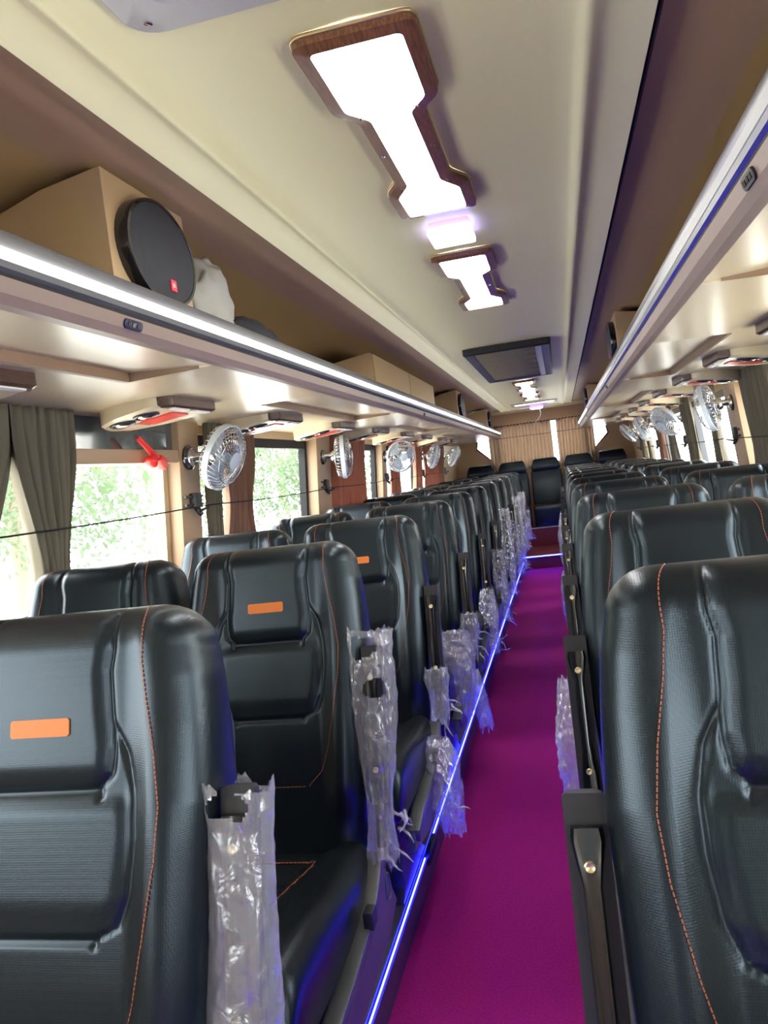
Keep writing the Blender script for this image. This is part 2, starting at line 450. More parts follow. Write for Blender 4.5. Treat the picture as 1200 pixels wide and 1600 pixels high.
# ------------------------------------------------------------------ luggage racks
def rack(sd, nm, ys):
    root = empty('luggage_rack', (sd * 0.53, ys, 1.6))
    tag(root, 'cream luggage rack above the %s seats, %s' % (nm, 'lit strip along its rail' if sd < 0 else 'aluminium rail lit only at far end'), 'luggage rack')
    off = Matrix.Translation(-Vector((sd * 0.53, ys, 1.6)))
    def put(m, name, mt, **k):
        m.v = [(off @ Vector(p))[:] for p in m.v]
        return m.build(name, mt, root, **k)
    # aluminium rail section
    sec = [(0.548, 1.630), (0.528, 1.630), (0.519, 1.636), (0.517, 1.646), (0.519, 1.650), (0.519, 1.667), (0.518, 1.673), (0.518, 1.684), (0.522, 1.693), (0.534, 1.699), (0.55, 1.701), (0.566, 1.698), (0.575, 1.690), (0.575, 1.632)]
    path = [(0.0, YR), (0.0, ys + 0.15)] + [(0.15 - 0.15 * math.cos(R(a)), ys + 0.15 - 0.15 * math.sin(R(a))) for a in (15, 30, 45, 60, 75, 90)] if sd > 0 else [(0.0, YR), (0.0, ys)]
    rings = []
    for i, (dx, y) in enumerate(path):
        a = 0 if i < 2 else R((15, 30, 45, 60, 75, 90)[i - 2])
        rings.append([(sd * (0.548 + dx + (x - 0.548) * math.cos(a)), y + (x - 0.548) * math.sin(a), z) for x, z in sec])
    m = MB().loft(rings); put(m, 'rail', M['alu'] if sd > 0 else M['alu_dark'], smooth=True, auto=28)
    yl = 7.6 if sd > 0 else ys
    if sd > 0:
        m = MB(); a = sorted((sd * 0.5175, sd * 0.523)); m.box((a[0], ys + 0.18, 1.650), (a[1], 7.6, 1.668)); put(m, 'unlit_led_strip', M['led_off'])
    m = MB(); a = sorted((sd * 0.5150, sd * 0.520)); m.box((a[0], yl, 1.652), (a[1], YR - 0.01, 1.664)); put(m, 'led_strip', M['led_white'])
    # rubber line and fascia
    m = MB(); a = sorted((sd * 0.524, sd * 0.545)); m.box((a[0], ys + (.1 if sd > 0 else 0), 1.624), (a[1], YR, 1.630)); put(m, 'rubber_seal', M['rubber'])
    m = MB()
    fs = [(0.523, 1.624), (0.530, 1.602), (0.540, 1.588), (0.56, 1.587), (0.56, 1.624)]
    m.loft([[(sd * x, y, z) for x, z in fs] for y in (YR, ys + (.1 if sd > 0 else 0))]); put(m, 'fascia', M['fascia'])
    # tray
    m = MB(); a = sorted((sd * 0.56, sd * 1.19)); m.box((a[0], ys, 1.628), (a[1], YR, 1.640)); put(m, 'tray', M['brown'])
    # glossy underside with wedge-shaped recesses
    m = MB()
    rec = [(0.5, 1.80), (2.72, 4.02), (4.95, 6.2), (7.15, 8.4)]
    cuts = [ys] + [v for r_ in rec for v in r_ if v > ys] + [YR]
    inrec = rec[0][0] < ys < rec[0][1]
    def sec_plain(y): return [(sd * 0.54, y, 1.588), (sd * 0.80, y, 1.582), (sd * 0.80, y, 1.582), (sd * 1.05, y, 1.578), (sd * 1.19, y, 1.570)]
    def sec_rec(y): return [(sd * 0.54, y, 1.588), (sd * 0.792, y, 1.603), (sd * 0.802, y, 1.582), (sd * 1.05, y, 1.578), (sd * 1.19, y, 1.570)]
    prev = None
    for y0, y1 in zip(cuts, cuts[1:]):
        isr = any(abs(y0 - r_[0]) < 1e-6 or (r_[0] < y0 < r_[1]) for r_ in rec)
        fn = sec_rec if isr else sec_plain
        m.loft([fn(y0), fn(y1)], closed=False)
        m.loft([fn(y1), (sec_plain if isr else sec_rec)(y1)], closed=False) if y1 < YR else None
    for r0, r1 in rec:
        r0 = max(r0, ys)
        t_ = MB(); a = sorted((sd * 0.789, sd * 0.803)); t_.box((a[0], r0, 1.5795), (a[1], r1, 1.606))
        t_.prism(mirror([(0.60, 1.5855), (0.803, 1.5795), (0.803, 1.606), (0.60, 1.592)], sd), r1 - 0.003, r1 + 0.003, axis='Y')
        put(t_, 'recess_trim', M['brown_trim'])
    # end closures
    a = [(0.54, 1.588), (1.19, 1.570), (1.19, 1.64), (0.54, 1.63)]
    m.prism(mirror(a, sd), YR - 0.002, YR, axis='Y'); m.prism(mirror(a, sd), ys + (.08 if sd > 0 else 0), ys + 0.002 + (.08 if sd > 0 else 0), axis='Y')
    put(m, 'underside_panel', M['cream_gloss'], smooth=True, auto=12, fix=False)
rack(-1, 'left', 0.15)
rack(1, 'right', 0.85)

# sockets in the fascia
def socket(sd, y, label):
    t = empty('charging_socket', (sd * 0.527, y, 1.611)); tag(t, label, 'charging socket', 'charging sockets in the rack fascia')
    m = MB().prism(rounded(-0.032, -0.0095, 0.032, 0.0095, 0.009), -0.004, 0.004, axis='X')
    m.build('bezel', M['socket'] if sd < 0 else M['blackmatt'], t, bevel=.0012)
    m = MB()
    for k in (-1, 0, 1): m.box((-0.0052, k * 0.016 - 0.006, -0.004), (0.0052, k * 0.016 + 0.006, 0.004))
    m.build('port', M['blackgloss'], t)
    t.rotation_euler = (0, sd * R(-18), 0)
for sd, ys_, n in ((-1, (1.375, 4.69, 7.58), 'left'), (1, (1.20, 4.6, 7.9), 'right')):
    for i, y in enumerate(ys_):
        socket(sd, y, '%s black charging socket from the front in the %s rack fascia' % (ORD[i], n) if i else 'nearest black charging socket, set in the %s rack fascia' % n)

# ------------------------------------------------------------------ things lying in the racks
def speaker(sd, y0, y1, label, big=False):
    root = empty('speaker_box', (sd * 0.6, (y0 + y1) / 2, 1.64)); tag(root, label, 'speaker', 'speaker boxes in the racks')
    h = (y1 - y0) / 2
    poly = [(-0.035, 0.0), (0.30, 0.0), (0.33, 0.14), (0.23, 0.23), (0.10, 0.268), (-0.035, 0.288)]
    m = MB().prism(mirror(poly, sd), -h, h, axis='Y'); m.build('cabinet', M['speaker_wood'], root, bevel=.003)
    # oval grille on the aisle face
    mt = Matrix.Translation((-sd * 0.035, 0, 0.155)) @ Matrix.Rotation(-sd * pi / 2, 4, 'Y') @ Matrix.Diagonal((1, 1, 1, 1))
    A, B_ = (0.148, 0.112)
    def ell(k, z): return [(B_ * k * math.cos(2 * pi * i / 40), A * k * math.sin(2 * pi * i / 40), z) for i in range(40)]
    m = MB().loft([ell(1, 0), ell(1, 0.022), ell(.985, 0.028), ell(.93, 0.028), ell(.92, 0.024)], mat=mt); m.build('grille_rim', M['blackgloss'], root, smooth=True, auto=40)
    m = MB().loft([ell(.93, 0.02), ell(.92, 0.027), ell(.7, 0.031), ell(.4, 0.033), ell(.05, 0.034)], mat=mt); gr = m.build('grille', M['fabric_speaker'], root, smooth=True, auto=60)
    # red badge with white letters
    bx = MB().box((0.066 - .012, 0.012 - .012, 0.029), (0.066 + .012, 0.012 + .012, 0.0345), mat=mt) if sd < 0 else MB().box((-0.074, -0.04, 0.029), (-0.05, -0.016, 0.0345), mat=mt)
    bd = bx.build('red_badge', M['redlogo'], gr); bd['label'] = 'red square badge'
    if big:
        cu = bpy.data.curves.new('lettering', 'FONT'); cu.body = 'JBL'; cu.size = 0.0125; cu.extrude = 0.0003; cu.align_x = 'CENTER'; cu.align_y = 'CENTER'
        cu.materials.append(M['white'])
        tt = bpy.data.objects.new('lettering', cu); COL.objects.link(tt)
        bpy.context.view_layer.update()
        me_ = bpy.data.meshes.new_from_object(tt.evaluated_get(bpy.context.evaluated_depsgraph_get()))
        bpy.data.objects.remove(tt); t = bpy.data.objects.new('lettering', me_); COL.objects.link(t); t.parent = gr
        # reads from the aisle, on the face that looks along +X
        t.matrix_local = Matrix.Translation((0.035 + 0.0350, 0.012, 0.155 - 0.066)) @ Matrix(((0, 0, 1, 0), (1, 0, 0, 0), (0, 1, 0, 0), (0, 0, 0, 1)))
    return root
speaker(-1, 1.40, 1.74, 'large tan speaker box with black oval grille, nearest in the left rack', True)
speaker(-1, 6.72, 7.08, 'tan speaker box beyond the two-panel cabinet in the left rack')
speaker(-1, 9.55, 9.92, 'tan speaker box at the far end of the left rack')
speaker(1, 4.05, 4.42, 'nearer tan speaker box in the right rack, grille seen edge on')
speaker(1, 8.1, 8.48, 'farther tan speaker box in the right rack near the rear curtain')

cab = empty('storage_cabinet', (-0.6, 4.55, 1.64)); tag(cab, 'long low tan cabinet with two flat panels standing in the left rack', 'cabinet')
m = MB().prism([(0.02, 0), (-0.40, 0), (-0.40, 0.12), (-0.2, 0.185), (0.02, 0.215)], -0.92, 0.92, axis='Y'); m.build('body', M['speaker_wood'], cab, bevel=.003)
for k in (-1, 1):
    m = MB().box((0.02, min(0, k * .905) + .006, 0.008), (0.032, max(0, k * .905) - .006, 0.208)); m.build('panel', M['speaker_wood'], cab, bevel=.002)

def blob(name, mt, loc, size, seed, amp=0.35, sub=4):
    bm = bmesh.new(); bmesh.ops.create_icosphere(bm, subdivisions=sub, radius=1.0)
    for v in bm.verts:
        n = noise.fractal(v.co * 1.4 + Vector((seed, 0, 0)), 1.0, 2.0, 4) + 0.6 * abs(noise.noise(v.co * 3.1 + Vector((0, seed, 0))))
        v.co *= 1 + amp * n
        v.co.x *= size[0]; v.co.y *= size[1]; v.co.z *= size[2]
        if v.co.z < -size[2] * .55: v.co.z = -size[2] * .55
    me = bpy.data.meshes.new(name); bm.to_mesh(me); bm.free(); me.materials.append(mt)
    me.polygons.foreach_set('use_smooth', [True] * len(me.polygons))
    o = bpy.data.objects.new(name, me); o.location = loc; COL.objects.link(o); return o
o = blob('grey_cloth', M['cloth_grey'], (-0.60, 1.90, 1.755), (0.05, 0.12, 0.105), 3.2, 0.34); tag(o, 'crumpled grey cloth bundle beside the large speaker in the left rack', 'cloth')
o = blob('black_bag', M['cloth_black'], (-0.60, 2.20, 1.700), (0.045, 0.22, 0.070), 9.1, 0.2); tag(o, 'flat black cloth bag lying on the left rack past the grey bundle', 'bag')

# ------------------------------------------------------------------ ceiling lamps
def dumbbell(ya, yb, k=0.0):
    L = yb - ya; w, n = 0.097 - k, 0.062 - k
    a, b_, c, d = ya + k, yb - k, ya + 0.275 * L, ya + 0.72 * L
    p = [(-w, a), (w, a), (w, c - k * .4), (n, c + 0.045 - k * .2), (n, d - 0.0 + k * .2), (w, d + 0.065 + k * .4), (w, b_), (-w, b_), (-w, d + 0.065 + k * .4), (-n, d + k * .2), (-n, c + 0.045 - k * .2), (-w, c - k * .4)]
    return round_poly(p, 0.022 if k == 0 else 0.012)
def cross_lamp(ya, yb, label):
    yc = (ya + yb) / 2
    root = empty('ceiling_lamp', (0, yc, 1.937)); tag(root, label, 'ceiling lamp', 'dumbbell-shaped ceiling lamps')
    out = [(x, y - yc) for x, y in dumbbell(ya, yb)]; inn = [(x, y - yc) for x, y in dumbbell(ya, yb, 0.024)]
    m = MB().loft([[(x, y, 0.002) for x, y in out], [(x * 1.0, y, -0.016) for x, y in out], [(x, y, -0.020) for x, y in inn], [(x, y, -0.006) for x, y in inn]], cap0=False, cap1=False)
    m.build('wood_frame', M['wood'], root, smooth=True, auto=35)
    m = MB().tube([(x * 1.008, y * 1.002, -0.003) for x, y in out], 0.0028, 6, closed=True); m.build('gilt_edge', M['gold'], root, smooth=True)
    m = MB().prism(inn, -0.012, -0.006); m.build('diffuser', M['lamp'], root)
    L = yb - ya
    for sx in (-1, 1):
        for yy in (ya + .30 * L, ya + .51 * L, ya + .735 * L):
            m = MB().lathe([(0.004, 0), (0.004, -0.003), (0.002, -0.005)], 10, mat=Matrix.Translation((sx * 0.052, yy - yc, -0.017))); m.build('screw', M['chrome'], root)
cross_lamp(1.17, 2.06, 'long lit ceiling lamp in a walnut frame, the nearest and largest in view')
cross_lamp(2.50, 3.39, 'second lit walnut-framed ceiling lamp, just before the air grille')
cross_lamp(6.85, 7.75, 'third walnut-framed ceiling lamp, just beyond the air grille')
cross_lamp(8.2, 9.1, 'fourth and farthest walnut-framed ceiling lamp')
def square_lamp(y, label):
    root = empty('square_lamp', (0.005, y, 1.937)); tag(root, label, 'ceiling lamp', 'small square ceiling lamps')
    m = MB().prism(rounded(-0.061, -0.078, 0.061, 0.078, 0.012), -0.030, -0.012); m.build('diffuser', M['lamp_cool'], root, bevel=.004)
    m = MB().prism(rounded(-0.055, -0.072, 0.055, 0.072, 0.01), -0.012, 0.0); m.build('glowing_base', M['violet'], root)
square_lamp(2.255, 'small square lamp with violet glow between the two nearest ceiling lamps')
square_lamp(7.97, 'small square lamp with violet glow between the two far ceiling lamps')

ac = empty('air_conditioner_grille', (0.0, 5.45, 1.938)); tag(ac, 'black framed air conditioner return grille on the ceiling', 'air grille')
m = MB()
m.loft([[(x, y, z) for x, y in rounded(-.25 + k, -.86 + k, .25 - k, .86 - k, .01)] for k, z in ((0, 0.0), (0, -0.035), (0.01, -0.042), (0.055, -0.036), (0.06, -0.012))], cap0=False, cap1=False)
m.build('frame', M['grille_dark'], ac, smooth=True, auto=30)
m = MB().box((-0.19, -0.80, -0.012), (0.19, 0.80, -0.006)); m.build('backing', M['rubber'], ac)
m = MB()
for i in range(38):
    x = -0.186 + i * 0.372 / 37; m.box((x - 0.0020, -0.80, -0.034), (x + 0.0020, 0.80, -0.012))
for i in range(1, 6):
    y = -0.8 + i * 1.6 / 6; m.box((-0.19, y - 0.003, -0.030), (0.19, y + 0.003, -0.014))
m.build('grille_slats', M['grille_slat'], ac)
m = MB().box((0.16, -0.82, -0.040), (0.195, 0.82, -0.030)); m.build('side_bar', M['alu'], ac)

ht = empty('roof_hatch', (0.0, 0.78, 1.937)); tag(ht, 'grey framed roof hatch nearest on the ceiling', 'roof hatch')
m = MB().loft([[(x, y, z) for x, y in rounded(-.285 + k, -.285 + k, .285 - k, .285 - k, .045)] for k, z in ((0, 0.0), (0, -0.008), (0.004, -0.011), (0.055, -0.012), (0.065, -0.004))], cap0=False, cap1=False)
m.build('frame', M['hatch'], ht, smooth=True, auto=30)
m = MB().loft([[(x, y, z) for x, y in rounded(-.215 + k, -.215 + k, .215 - k, .215 - k, .05)] for k, z in ((0, -0.001), (0.0, -0.008), (0.02, -0.014), (0.09, -0.016))]); m.build('lid', M['hatch'], ht, smooth=True, auto=50)
for sx in (-1, 1):
    m = MB().lathe([(0.006, -0.009), (0.006, -0.0135), (0.003, -0.015)], 12, mat=Matrix.Translation((sx * 0.252, 0.252, 0))); m.build('screw', M['chrome'], ht)
rh = empty('rear_hatch_lamp', (0.0, 9.78, 1.937)); tag(rh, 'wide pale frosted light panel in the ceiling near the rear curtain', 'light panel')
m = MB().loft([[(x, y, z) for x, y in rounded(-.275 + k, -.20 + k, .275 - k, .20 - k, .02)] for k, z in ((0, 0.0), (0, -0.012), (0.035, -0.014), (0.04, -0.004))], cap0=False, cap1=False); m.build('frame', M['hatch'], rh, smooth=True, auto=30)
m = MB().box((-0.237, -0.162, -0.008), (0.237, 0.162, -0.004)); m.build('diffuser', M['lamp_dim'], rh)
ol = empty('oval_lamp', (0.01, 10.32, 1.937)); tag(ol, 'small oval violet lamp with a dangling white cable above the rear curtain', 'ceiling lamp')
def oval(k, z, a=.085, b_=.05): return [(a * k * math.cos(2 * pi * i / 24), b_ * k * math.sin(2 * pi * i / 24), z) for i in range(24)]
MB().loft([oval(.9, 0), oval(1, -.012), oval(1, -.03)]).build('glowing_base', M['violet'], ol, smooth=True, auto=40)
MB().loft([oval(.97, -.03), oval(.95, -.042), oval(.6, -.05), oval(.05, -.052)]).build('diffuser', M['lamp_cool'], ol, smooth=True, auto=60)
MB().tube([(0.03, .02, -.03), (0.045, .03, -.09), (0.035, .05, -.14), (0.0, .07, -.18), (-0.05, .09, -.22), (-.06, .10, -.27)], .0045, 6).build('cable', M['white'], ol, smooth=True)

# ------------------------------------------------------------------ air vent panels under the racks
def make_vent(sd):
    root = empty('air_vent_panel')
    # local: x = distance from |x|=1.0 towards the aisle (times -sd), y along the bus, z down from the underside
    def P(a): return -sd * a
    body = round_poly([(-0.15, 0.0), (-0.13, -0.09), (-0.05, -0.14), (0.09, -0.165), (0.14, -0.12), (0.14, 0.13), (0.09, 0.17), (-0.02, 0.16), (-0.12, 0.09)], 0.025)
    def zb(a): return -0.024 - 0.13 * (0.14 - a)
    m = MB().loft([[(P(x), y, 0.006) for x, y in body], [(P(x), y, zb(x) + .008) for x, y in body], [(P(x * .94), y * .94, zb(x * .94)) for x, y in body]]); m.build('body', M['ventcream'], root, smooth=True, auto=30)
    tl = Matrix.Rotation(-P(1) * math.atan(0.13), 4, 'Y')
    for cx, cyy in ((-0.06, -0.075), (0.035, -0.098)):
        mt = Matrix.Translation((P(cx), cyy, zb(cx))) @ tl
        m = MB().lathe([(0.040, 0.002), (0.040, -0.004), (0.036, -0.007), (0.031, -0.005), (0.030, 0.001)], 20, mat=mt); lv = m.build('air_nozzle', M['grille_dark'], root, smooth=True, auto=40)
        m = MB().lathe([(0.028, 0.0), (0.026, -0.006), (0.016, -0.010), (0.004, -0.011)], 16, mat=mt); m.build('nozzle_disc', M['chrome'], lv, smooth=True, auto=50)
    def slabv(poly, nm_, mt_):
        poly = round_poly([(P(x), y) for x, y in poly], .008)
        m = MB().loft([[(x, y, zb(x * P(1)) + .002) for x, y in poly], [(x, y, zb(x * P(1)) - .004) for x, y in poly]]); m.build(nm_, mt_, root)
    slabv([(-0.03, -0.025), (0.085, -0.035), (0.09, 0.075), (-0.03, 0.07)], 'red_panel', M['red'])
    slabv([(-0.12, -0.015), (-0.04, -0.02), (-0.04, 0.065), (-0.11, 0.05)], 'tan_panel', M['tan'])
    bar = round_poly([(0.105, -0.16), (0.150, -0.14), (0.158, 0.14), (0.115, 0.17)], .012)
    m = MB().loft([[(P(x), y, 0.006) for x, y in bar], [(P(x), y, -0.024) for x, y in bar], [(P(0.13 + (x - .13) * .7), y * .95, -0.030) for x, y in bar]]); m.build('wood_bar', M['wood_dark'], root, smooth=True, auto=30)
    for k in (-1, 1):
        m = MB().prism(rounded(P(0.132) - .012, k * .07 - .055, P(0.132) + .012, k * .07 + .055, .01), -0.034, -0.029); m.build('reading_light', M['white'], root, bevel=.0015)
    return root
for sd, nm, y0 in ((-1, 'left', 1.37), (1, 'right', 1.55)):
    proto = make_vent(sd)
    for k in range(9):
        o = proto if k == 0 else copy_tree(proto)
        o.location = (sd * 1.0, y0 + 0.905 * k, 1.578)
        tag(o, '%s air vent panel with red insert under the %s rack, counting from the front' % (ORD[k], nm) if k not in (0, 8) else '%s air vent panel with red insert under the %s rack' % ('nearest' if k == 0 else 'farthest', nm), 'air vent', 'air vent panels under the racks')

# ------------------------------------------------------------------ fans on the pillars
def make_fan(sd, yaw, tilt, dark=False):
    root = empty('wall_fan')
    s = -sd                                   # towards the aisle
    Mx = Matrix.Rotation(s * pi / 2, 4, 'Y')
    m = MB().lathe([(0.048, 0), (0.048, 0.010), (0.040, 0.018), (0.02, 0.02)], 28, mat=Mx); m.build('mount_plate', M['blackgloss'], root, smooth=True, auto=35)
    m = MB().lathe([(0.036, 0.016), (0.036, 0.024), (0.02, 0.028)], 24, mat=Mx); m.build('mount_ring', M['chrome'], root, smooth=True, auto=35)
    hc = Vector((s * 0.130, 0.045, -0.015))    # head centre
    m = MB().tube([(s * .02, 0, 0), (s * .06, 0.01, 0.0), (s * .085, 0.02, 0.02), (s * .095, 0.03, 0.05)], [.018, .02, .017, .012], 10)
    m.tube([(s * .095, 0.03, 0.05), (s * .10, 0.035, 0.075), (s * .115, 0.05, 0.055), (s * .12, 0.055, 0.02)], .007, 8)
    m.build('swivel_arm', M['chrome'], root, smooth=True, auto=50)
    # head: local +Z is the blowing direction
    d = Vector((s * math.cos(yaw), math.sin(yaw), math.sin(tilt))).normalized()
    H = Matrix.Translation(hc) @ d.to_track_quat('Z', 'Y').to_matrix().to_4x4()
    m = MB().lathe([(0.012, -0.085), (0.030, -0.080), (0.036, -0.065), (0.036, -0.03), (0.028, -0.018)], 20, mat=H); m.build('motor', M['chrome'], root, smooth=True, auto=40)
    Rr = 0.128
    c = MB()
    for i in range(36):
        a = 2 * pi * i / 36; ca, sa = math.cos(a), math.sin(a)
        c.tube([(0.03 * ca, 0.03 * sa, -0.055), (0.075 * ca, 0.075 * sa, -0.052), (0.115 * ca, 0.115 * sa, -0.04), (Rr * ca, Rr * sa, -0.012)], .0022, 4, mat=H)
        b_ = a + 0.5; cb, sb = math.cos(b_), math.sin(b_); e = a + .25; ce, se = math.cos(e), math.sin(e)
        c.tube([(Rr * ca, Rr * sa, 0.008), (0.108 * ce, 0.108 * se, 0.034), (0.07 * cb, 0.07 * sb, 0.046), (0.034 * cb, 0.034 * sb, 0.05)], .0017, 4, mat=H)
    for r_, z in ((0.09, -0.049), (0.095, 0.040)):
        c.tube([(r_ * math.cos(2 * pi * i / 32), r_ * math.sin(2 * pi * i / 32), z) for i in range(32)], .002, 4, closed=True, mat=H)
    c.build('cage', M['chrome'], root, smooth=True)
    m = MB().loft([[(r_ * math.cos(2 * pi * i / 40), r_ * math.sin(2 * pi * i / 40), z) for i in range(40)] for r_, z in ((Rr - .003, -.014), (Rr + .004, -.014), (Rr + .004, .010), (Rr - .003, .010), (Rr - .003, -.014))], cap0=False, cap1=False, mat=H); m.build('rim', M['clearfan'], root, smooth=True, auto=40)
    m = MB().lathe([(0.034, 0.047), (0.034, 0.053), (0.02, 0.056), (0.003, 0.057)], 20, mat=H); m.build('badge_disc', M['clearfan'], root, smooth=True, auto=40)
    m = MB().lathe([(0.024, -0.022), (0.024, 0.015), (0.012, 0.022)], 16, mat=H); m.build('hub', M['fanblade'], root, smooth=True, auto=40)
    for k in range(3):
        bl = []
        for i in range(7):
            r_ = 0.02 + 0.095 * i / 6
            row = []
            for j in range(6):
                u = j / 5 - .5
                a = 2 * pi * k / 3 + u * (0.9 + .35 * i / 6) + .25 * i / 6
                row.append((r_ * math.cos(a), r_ * math.sin(a), -0.002 + 0.028 * u))
            bl.append(row)
        m = MB().loft([r_ + [(x, y, z - .002) for x, y, z in r_[::-1]] for r_ in bl], mat=H); m.build('fan_blade', M['fanblade'], root, smooth=True, auto=60)
    return root
fans_l = [(2.82, -0.10, -0.45), (4.57, 0.22, -0.03), (6.33, -0.85, -0.25), (8.08, 0.35, -0.35), (9.68, 0.45, -0.5)]
fans_r = [(4.57, 0.32, -0.22), (6.33, -0.55, -0.75), (8.08, 0.30, -0.45), (9.66, 0.2, -0.9), (2.80, 0.1, -0.3)]
for i, (y, yw, tl) in enumerate(fans_l):
    o = make_fan(-1, yw, tl); o.location = (-(wx(1.43) - 0.035), y, 1.435)
    tag(o, ['nearest silver caged fan on the left wall, beside the red hammer pillar', 'second silver caged fan on the left wall, before a rust curtain', 'third silver caged fan on the left wall, turned toward the front', 'fourth silver caged fan on the left wall', 'farthest silver caged fan on the left wall near the rear'][i], 'fan', 'wall fans on the window pillars')
for i, (y, yw, tl) in enumerate(fans_r[:4]):
    o = make_fan(1, yw, tl); o.location = (wx(1.43) - 0.035, y, 1.435)
    tag(o, ['nearest silver caged fan on the right wall, side on', 'second silver caged fan on the right wall, tipped downward', 'third silver caged fan on the right wall', 'farthest silver caged fan on the right wall near the rear'][i], 'fan', 'wall fans on the window pillars')

# ------------------------------------------------------------------ curtains, cords, cord brackets, hammer
def curtain(sd, y0, y1, label, mt, folds, seed, pinch=0.35, spread=1.0, zt=1.572, zb=1.0, inset=0.055, name='window_curtain', e0=0.0, e1=0.0, amp0=.021):
    nu, nv = folds * 9, 26
    yc = (y0 + y1) / 2; hw = (y1 - y0) / 2
    zp = 1.245                                # the cord presses the cloth here
    rows_ = []
    for j in range(nv + 1):
        z = zt + (zb - zt) * j / nv
        k = 1 - pinch * math.exp(-((z - zp) / 0.13) ** 2) if z > zp else 1 - pinch * math.exp(-((z - zp) / 0.2) ** 2)
        k *= 1 + (spread - 1) * (j / nv)
        row = []
        for i in range(nu + 1):
            u = i / nu * 2 - 1
            w_ = noise.noise(Vector((u * 2.2, z * 1.6, seed))) * 0.25
            sw = sst(1.50, 1.10, z) if False else 1 - sst(1.10, 1.50, z)
            y = yc + sw * (e0 * (1 - u) / 2 + e1 * (1 + u) / 2) + hw * k * (u + 0.10 * noise.noise(Vector((u * 3, z * 2.5, seed + 5))))
            ph = folds * pi * (u + w_ * .35) + seed
            amp = amp0 * (0.55 + 0.6 * abs(noise.noise(Vector((u * 4, 1.3, seed)))) + .35 * j / nv)
            dx = amp * math.sin(ph) + 0.006 * math.sin(2.7 * ph + z * 9)
            row.append((sd * (wx(z) - inset + dx), y, z))
        rows_.append(row)
    org = Vector((sd * (wx(zt) - inset), yc, zb))
    m = MB().loft([[Vector(p) - org for p in r_] for r_ in rows_], closed=False)
    o = m.build(name, mt, smooth=True); o.location = org
    so = o.modifiers.new('thickness', 'SOLIDIFY'); so.thickness = 0.0025
    tag(o, label, 'curtain', 'side window curtains')
    return o
curtain(-1, 1.16, 1.80, 'olive grey curtain nearest on the left wall, swept toward the front', M['c_grey'], 9, 1.0, 0.0, 1.0, inset=.055, e0=0.0, e1=-.14, amp0=.022)
curtain(-1, 1.77, 2.05, 'olive grey curtain hanging straight beside the nearest left window view', M['c_grey'], 6, 4.4, 0.0, 1.0, inset=.055, e0=.09, e1=-.06, amp0=.022)
curtain(-1, 2.94, 3.06, 'dark narrow curtain bunched behind the nearest left fan', M['c_grey'], 4, 2.1, .25, .8, zb=1.0)
curtain(-1, 3.06, 3.42, 'brown curtain gathered just past the nearest left fan', M['c_brown'], 7, 7.7, 0.28, 1.1)
curtain(-1, 4.74, 5.55, 'wide rust curtain behind the second left fan', M['c_rust'], 13, 3.3, 0.06, 1.0)
curtain(-1, 6.44, 6.85, 'rust curtain behind the third left fan', M['c_rust'], 7, 5.9, 0.2, 1.0)
curtain(-1, 7.55, 7.92, 'rust curtain just before the fourth left fan', M['c_rust'], 5, 8.2, 0.1, 1.0)
curtain(-1, 8.2, 9.0, 'wide rust curtain behind the fourth left fan', M['c_rust'], 12, 6.6, 0.1, 1.0)
curtain(-1, 9.05, 9.5, 'brown curtain at the last left side window', M['c_brown'], 5, 2.9, 0.1, 1.0)
curtain(1, 3.68, 4.24, 'broad olive grey curtain nearest on the right wall', M['c_grey'], 6, 1.7, 0.10, 1.0)
curtain(1, 3.05, 3.45, 'olive curtain by the near end of the closest right window', M['c_grey'], 5, 2.7, 0.10, 1.0)
curtain(1, 4.95, 5.22, 'narrow olive curtain hanging below the nearest right fan', M['c_grey'], 4, 3.9, 0.30, .8)
curtain(1, 5.85, 6.18, 'olive curtain on the near side of the second right fan', M['c_grey'], 4, 6.1, 0.15, 1.0)
curtain(1, 6.85, 7.15, 'olive curtain in the middle of the third right window', M['c_grey'], 4, 7.3, 0.25, .9)
curtain(1, 7.55, 7.92, 'olive brown curtain on the near side of the third right fan', M['c_brown'], 4, 8.8, 0.15, 1.0)
curtain(1, 8.6, 8.9, 'farther olive curtain in the fourth right window', M['c_grey'], 4, 9.4, 0.25, .9)
curtain(1, 9.25, 9.52, 'olive curtain at the last right side window', M['c_grey'], 4, 2.4, 0.15, .9)

def rear_curtain(x0, x1, label, folds, seed):
    nu, nv = folds * 10, 14
    rows_ = []
    zt, zb = 1.775, 1.13
    for j in range(nv + 1):
        z = zt + (zb - zt) * j / nv
        row = []
        for i in range(nu + 1):
            u = i / nu
            ph = 2 * pi * folds * u
            y = YB - 0.05 + 0.018 * math.sin(ph) + .005 * noise.noise(Vector((u * 9, z * 3, seed)))
            x = x0 + (x1 - x0) * (u + 0.006 * math.sin(ph * 2)) + (0.03 * (j / nv) ** 2 * (1 if x1 < 0 else -1)) * (1 - abs(2 * u - 1))
            row.append((x, y, z))
        rows_.append(row)
    org = Vector(((x0 + x1) / 2, YB - .05, zb))
    m = MB().loft([[Vector(p) - org for p in r_] for r_ in rows_], closed=False)
    root = m.build('rear_curtain', M['c_tan'], smooth=True); root.location = org
    so = root.modifiers.new('thickness', 'SOLIDIFY'); so.thickness = 0.0025
    tag(root, label, 'curtain', 'rear window curtains')
rear_curtain(-0.72, 0.155, 'wide pleated tan curtain on the left of the rear window gap', 19, 1.5)
rear_curtain(0.225, 0.72, 'narrower pleated tan curtain on the right of the rear window gap', 11, 4.5)
m = MB().tube([(-0.72, YB - 0.085, 1.60), (0, YB - .085, 1.592), (0.72, YB - 0.085, 1.60)], .003, 6); o = m.build('stretched_wire', M['rubber']); tag(o, 'thin dark cord stretched across the rear curtains', 'cord', 'curtain cords')
